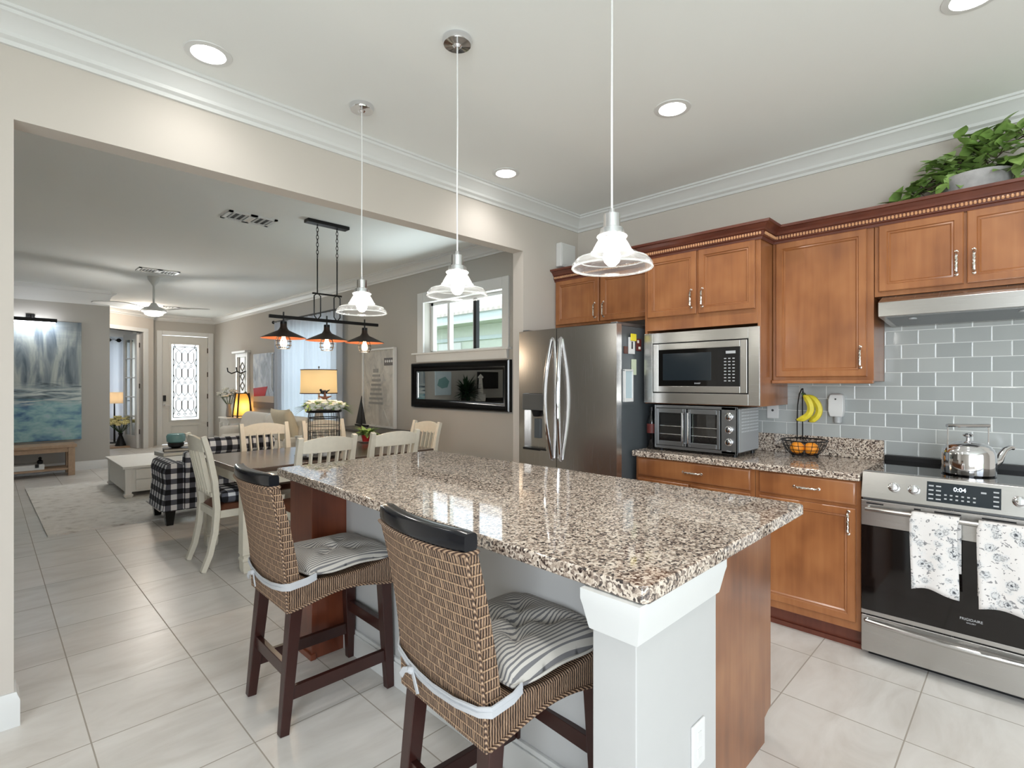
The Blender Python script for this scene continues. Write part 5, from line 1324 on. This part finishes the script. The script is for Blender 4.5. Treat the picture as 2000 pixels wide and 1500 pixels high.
book('large pale book at the bottom of the coffee table stack', 1.85, 8.35, .386, .42, .34, .05, .1, 'bookgrey')
book('dark brown book on top of the pale coffee table book', 1.85, 8.35, .437, .3, .24, .04, -.15, 'stem')
book('white book lying at the right on the coffee table', 2.08, 7.8, .386, .26, .3, .045, .2, 'whitewood')
j = thing('jar', 'teal glass jar on dark base standing on the book stack', 'jar', (1.85, 8.36, .478))
part('body', MB().lathe([(.07, .06), (.11, .09), (.115, .16), (.1, .19), (.09, .18)], 24), 'teal', j); part('base', MB().lathe([(.05, 0), (.09, .02), (.1, .07), (.07, .075)], 24), 'black', j)
rg = MB().hexa([(.39, 6.22, 0), (2.70, 6.16, 0), (.36, 9.17, 0), (2.7, 9.1, 0), (.39, 6.22, .011), (2.70, 6.16, .011), (.36, 9.17, .011), (2.7, 9.1, .011)])
tag(rg.obj('area_rug', 'rug'), 'pale patterned area rug under the coffee table', 'rug')
# left wall: painting, picture light, bench
pt = thing('lake_painting', 'large blue and grey abstract canvas above the wooden bench', 'painting', (.45, 10.58, .49))
part('canvas', B(-.12, 1.06, 10.555, 10.598, .49, 2.31), 'lake', pt, world=True, bevel=.004)
pl_ = thing('picture_light', 'black picture light glowing over the blue abstract canvas', 'lamp', (.47, 10.55, 2.36))
part('arm', MB().tube([(.47, 10.598, 2.36), (.47, 10.46, 2.37), (.47, 10.42, 2.31)], .012, 8).box(.42, .52, 10.585, 10.599, 2.33, 2.40), 'black', pl_, world=True)
part('hood', MB().lathe([(.0, .18), (.028, .18), (.028, .76), (0, .76)], 14, (0, 10.42, 2.305), 'x'), 'black', pl_, world=True)
part('tube', MB().lathe([(.0, .2), (.014, .2), (.014, .74), (0, .74)], 10, (0, 10.44, 2.275), 'x'), 'piclight', pl_, world=True)
l = D.lights.new('picture_light', 'AREA'); l.shape = 'RECTANGLE'; l.size = .6; l.size_y = .03; l.energy = 1.5; l.color = (.93, .95, 1)
o = D.objects.new('picture_light_lamp', l); COL.objects.link(o); o.location = (.47, 10.43, 2.25); o.rotation_euler = (radians(28), 0, 0)
bn = thing('bench', 'rustic wooden bench with lower shelf under the blue canvas', 'bench', (.2, 10.3, 0))
part('seat', B(-.6, .96, 10.08, 10.5, .415, .46), 'rustic', bn, world=True, bevel=.006)
for x in (-.54, .90):
    for y in (10.13, 10.45): part('leg', B(x-.04, x+.04, y-.04, y+.04, 0, .415), 'rustic', bn, world=True, bevel=.004)
part('apron', MB().box(-.5, .86, 10.10, 10.125, .35, .415), 'rustic', bn, world=True); part('shelf', B(-.56, .92, 10.11, 10.47, .085, .115), 'rustic', bn, world=True, bevel=.004)
bx_ = thing('storage_box', 'flat white box on the lower shelf of the wooden bench', 'box', (.1, 10.28, .116))
part('box', B(-.4, .6, 10.12, 10.44, .116, .19), 'white', bx_, world=True, bevel=.004); part('clasp', B(.5, .54, 10.11, 10.125, .15, .2), 'black', bx_, world=True)
fg = thing('figurine', 'small dark ornament on the white box under the bench', 'ornament', (.56, 10.25, .191))
part('body', MB().lathe([(.03, 0), (.035, .04), (.015, .06), (.022, .085), (.005, .1)], 12), 'black', fg)
# things the mirror shows: console with palm, lighthouse model and television
co_ = thing('console_table', 'dark console against the grey wall seen only in the mirror', 'table', (-1.7, 10.35, 0))
part('cabinet', B(-2.75, -.8, 10.15, 10.58, .1, .86), 'slate', co_, world=True, bevel=.005)
for x in (-2.7, -.85): part('leg', B(x-.03, x+.03, 10.18, 10.55, 0, .1), 'slate', co_, world=True)
tv = thing('television', 'black television on the grey wall seen in the mirror', 'television', (-2.2, 10.58, 1.3))
part('screen', B(-2.6, -1.85, 10.54, 10.59, 1.2, 1.66), 'blackgloss', tv, world=True, bevel=.006); part('bracket', B(-2.4, -2.05, 10.585, 10.6, 1.3, 1.5), 'black', tv, world=True)
sb = thing('sound_box', 'black box on the console below the television in the mirror', 'speaker', (-2.25, 10.35, .861)); part('case', B(-2.55, -1.95, 10.25, 10.45, .861, .96), 'blackgloss', sb, world=True, bevel=.006)
lh = thing('lighthouse_model', 'white wooden tower ornament on the console in the mirror', 'ornament', (-1.72, 10.3, .861))
part('tower', sqlathe(MB(), 0, 0, [(.05, 0), (.045, .3), (.03, .62), (.05, .63), (.05, .66), (.0, .74)]), 'whitewood', lh); part('base', MB().box(-.13, .13, -.05, .05, 0, .2), 'whitewood', lh)
pm = thing('palm_plant', 'dark bushy palm in a pot on the console, seen in the mirror', 'plant', (-1.2, 10.3, .861))
part('pot', MB().lathe([(.08, 0), (.1, .02), (.12, .16), (.1, .16)], 18), 'black', pm); random.seed(9); lf = MB()
for i in range(240):
    a = random.uniform(0, 2*pi); e = random.uniform(-.1, 1.4); lf.leaf((.03*cos(a), .03*sin(a)-.05, .12+.2*random.random()), (cos(a)*cos(e), -abs(sin(a)*cos(e)*.5)-.05, sin(e)), (0, 0, 1), random.uniform(.22, .5), .05, .2, .25, False)
part('fronds', lf, 'palm', pm, ang=60, recalc=False)
fa = thing('fish_picture', 'pale picture with turquoise shape behind the palm in the mirror', 'picture', (-.6, 10.58, 1.3))
part('board', B(-.95, -.45, 10.57, 10.598, 1.05, 1.65), 'paleblue', fa, world=True); part('shape', MB().loft([[(-.88, y, 1.4), (-.75, y, 1.52), (-.55, y, 1.45), (-.5, y, 1.3), (-.65, y, 1.22), (-.82, y, 1.25)] for y in (10.563, 10.571)]), 'teal', fa, world=True)
# ceiling fan
fn_ = thing('ceiling_fan', 'white three-blade ceiling fan with light in the living room', 'ceiling fan', (1.65, 8.66, CZ))
part('canopy', MB().lathe([(0, -.0005), (.075, -.0005), (.07, -.04), (.03, -.10), (.016, -.125), (0, -.125)], 24), 'white', fn_); part('downrod', MB().tube([(0, 0, -.1), (0, 0, -.38)], .014, 10), 'white', fn_)
part('motor', MB().lathe([(0, -.36), (.03, -.365), (.06, -.41), (.13, -.44), (.15, -.465), (.15, -.485), (.12, -.50), (0, -.50)], 30), 'white', fn_)
part('light', MB().lathe([(0, -.498), (.115, -.498), (.105, -.525), (.06, -.545), (0, -.55)], 28), 'fanlight', fn_)
for a0 in (-.72, -.72+2*pi/3, -.72+4*pi/3):
    rings = []
    for i in range(11):
        t = i/10; r = .12+.62*t; w = .05+.05*sin(pi*min(1, t*1.15))*1.1; tw = .24*(1-t*.5); z = -.465+.03*sin(t*2.4)
        if i == 10: w *= .55
        c = Vector((r*cos(a0), r*sin(a0), z)); sd = Vector((-sin(a0)*cos(tw), cos(a0)*cos(tw), sin(tw)))
        rings.append([c+sd*w+Vector((0, 0, .005)), c-sd*w+Vector((0, 0, .005)), c-sd*w-Vector((0, 0, .005)), c+sd*w-Vector((0, 0, .005))])
    part('blade', MB().loft(rings), 'white', fn_)
def vent(label, x, y, lx, ly, n, along='x'):
    v = thing('ceiling_vent', label, 'vent', (x, y, CZ))
    part('frame', MB().box(-lx/2, lx/2, -ly/2, -ly/2+.03, -.012, -.0005).box(-lx/2, lx/2, ly/2-.03, ly/2, -.012, -.0005).box(-lx/2, -lx/2+.03, -ly/2, ly/2, -.012, -.0005).box(lx/2-.03, lx/2, -ly/2, ly/2, -.012, -.0005).box(-.03, .03, -ly/2, ly/2, -.012, -.0005), 'white', v)
    part('backing', B(-lx/2+.02, lx/2-.02, -ly/2+.02, ly/2-.02, -.003, -.0005), 'vent', v)
    mb = MB()
    for i in range(n):
        x_ = -lx/2+.05+(lx-.1)*i/(n-1)
        mb.hexa([(x_-.002+dx, yy, zz) for zz, dx0 in ((-.012, .006), (-.003, 0)) for yy in (-ly/2+.025, ly/2-.025) for dx in (dx0, dx0+.004)])
    part('louvres', mb, 'white', v); return v
vent('square white ceiling vent left of the chandelier plate', 1.66, 4.95, .40, .26, 7); vent('white ceiling vent above the living room fan', 1.60, 8.15, .45, .26, 11); vent('small grey ceiling grille before the front door', 2.65, 11.9, .5, .2, 9)
# den beyond the glazed doors
dl = thing('floor_lamp', 'lamp with pale oval shade in the den beyond the glazed door', 'lamp', (2.06, 14.75, 0))
part('base', MB().lathe([(0, 0), (.13, 0), (.12, .02), (.02, .03), (.014, .9), (0, .9)], 20), 'black', dl); part('shade', MB().lathe([(.2, .90), (.17, 1.15)], 28, cap=False), 'palefab', dl); part('bulb', MB().ball((0, 0, 1.02), .03, 10, 8), 'lampglow', dl)
dc = thing('den_curtains', 'white grommet curtains in the den beyond the glazed door', 'curtain', (2.1, 15.25, 0))
def cur2(x0, x1):
    return MB().grid(lambda u, v: (x0+(x1-x0)*u, 15.2+.03*sin(u*(x1-x0)/.19*2*pi), .04+2.4*v), 60, 2)
part('panel', cur2(1.2, 2.46), 'sheer', dc, world=True, ang=0, recalc=False); part('rod', MB().tube([(.9, 15.2, 2.36), (2.48, 15.2, 2.36)], .012, 8), 'black', dc, world=True)
mb = MB()
for i in range(7): mb.lathe([(.045, -.012), (.045, .012)], 14, (1.25+i*.19, 15.165, 2.36), 'y')
part('grommets', mb, 'black', dc, world=True)
ps = thing('plant_stand', 'low wooden stand under the flowers in the den doorway', 'stand', (2.03, 13.75, 0)); part('top', B(1.75, 2.25, 13.5, 14.0, .0, .03), 'rustic', ps, world=True, bevel=.004)
fv = thing('flower_vase', 'black vase with yellow flowers on the low stand in the den doorway', 'vase', (2.02, 13.72, .031))
part('vase', MB().lathe([(.1, 0), (.09, .03), (.05, .17), (.03, .22), (.045, .27), (.035, .27)], 20), 'black', fv); flowers(fv, 52, (0, 0, .50), .26, 'yellowpetal', .045, 6, .25, .5)
# warm light from lamps that are lit, and from an added foyer lamp
def pt_light(name, loc, e, col, r=.03):
    l = D.lights.new(name, 'POINT'); l.energy = e; l.color = col; l.shadow_soft_size = r; o = D.objects.new(name, l); COL.objects.link(o); o.location = loc
pt_light('fan_light_lamp', (1.65, 8.66, CZ-.64), 14, (1, .95, .88), .1)
for x in (1.822, 2.215, 2.60): pt_light('chandelier_lamp', (x, 4.6, 1.65), 4, (1, .8, .58))
fc = dup(can, (2.15, 12.0, 0), label='added unseen recessed light in the foyer ceiling behind the fan light')
pt_light('added_foyer_downlight', (2.15, 12.0, CZ-.08), 16, (1, .86, .72), .08)  # unseen lamp added for the warm light on the diagonal wall
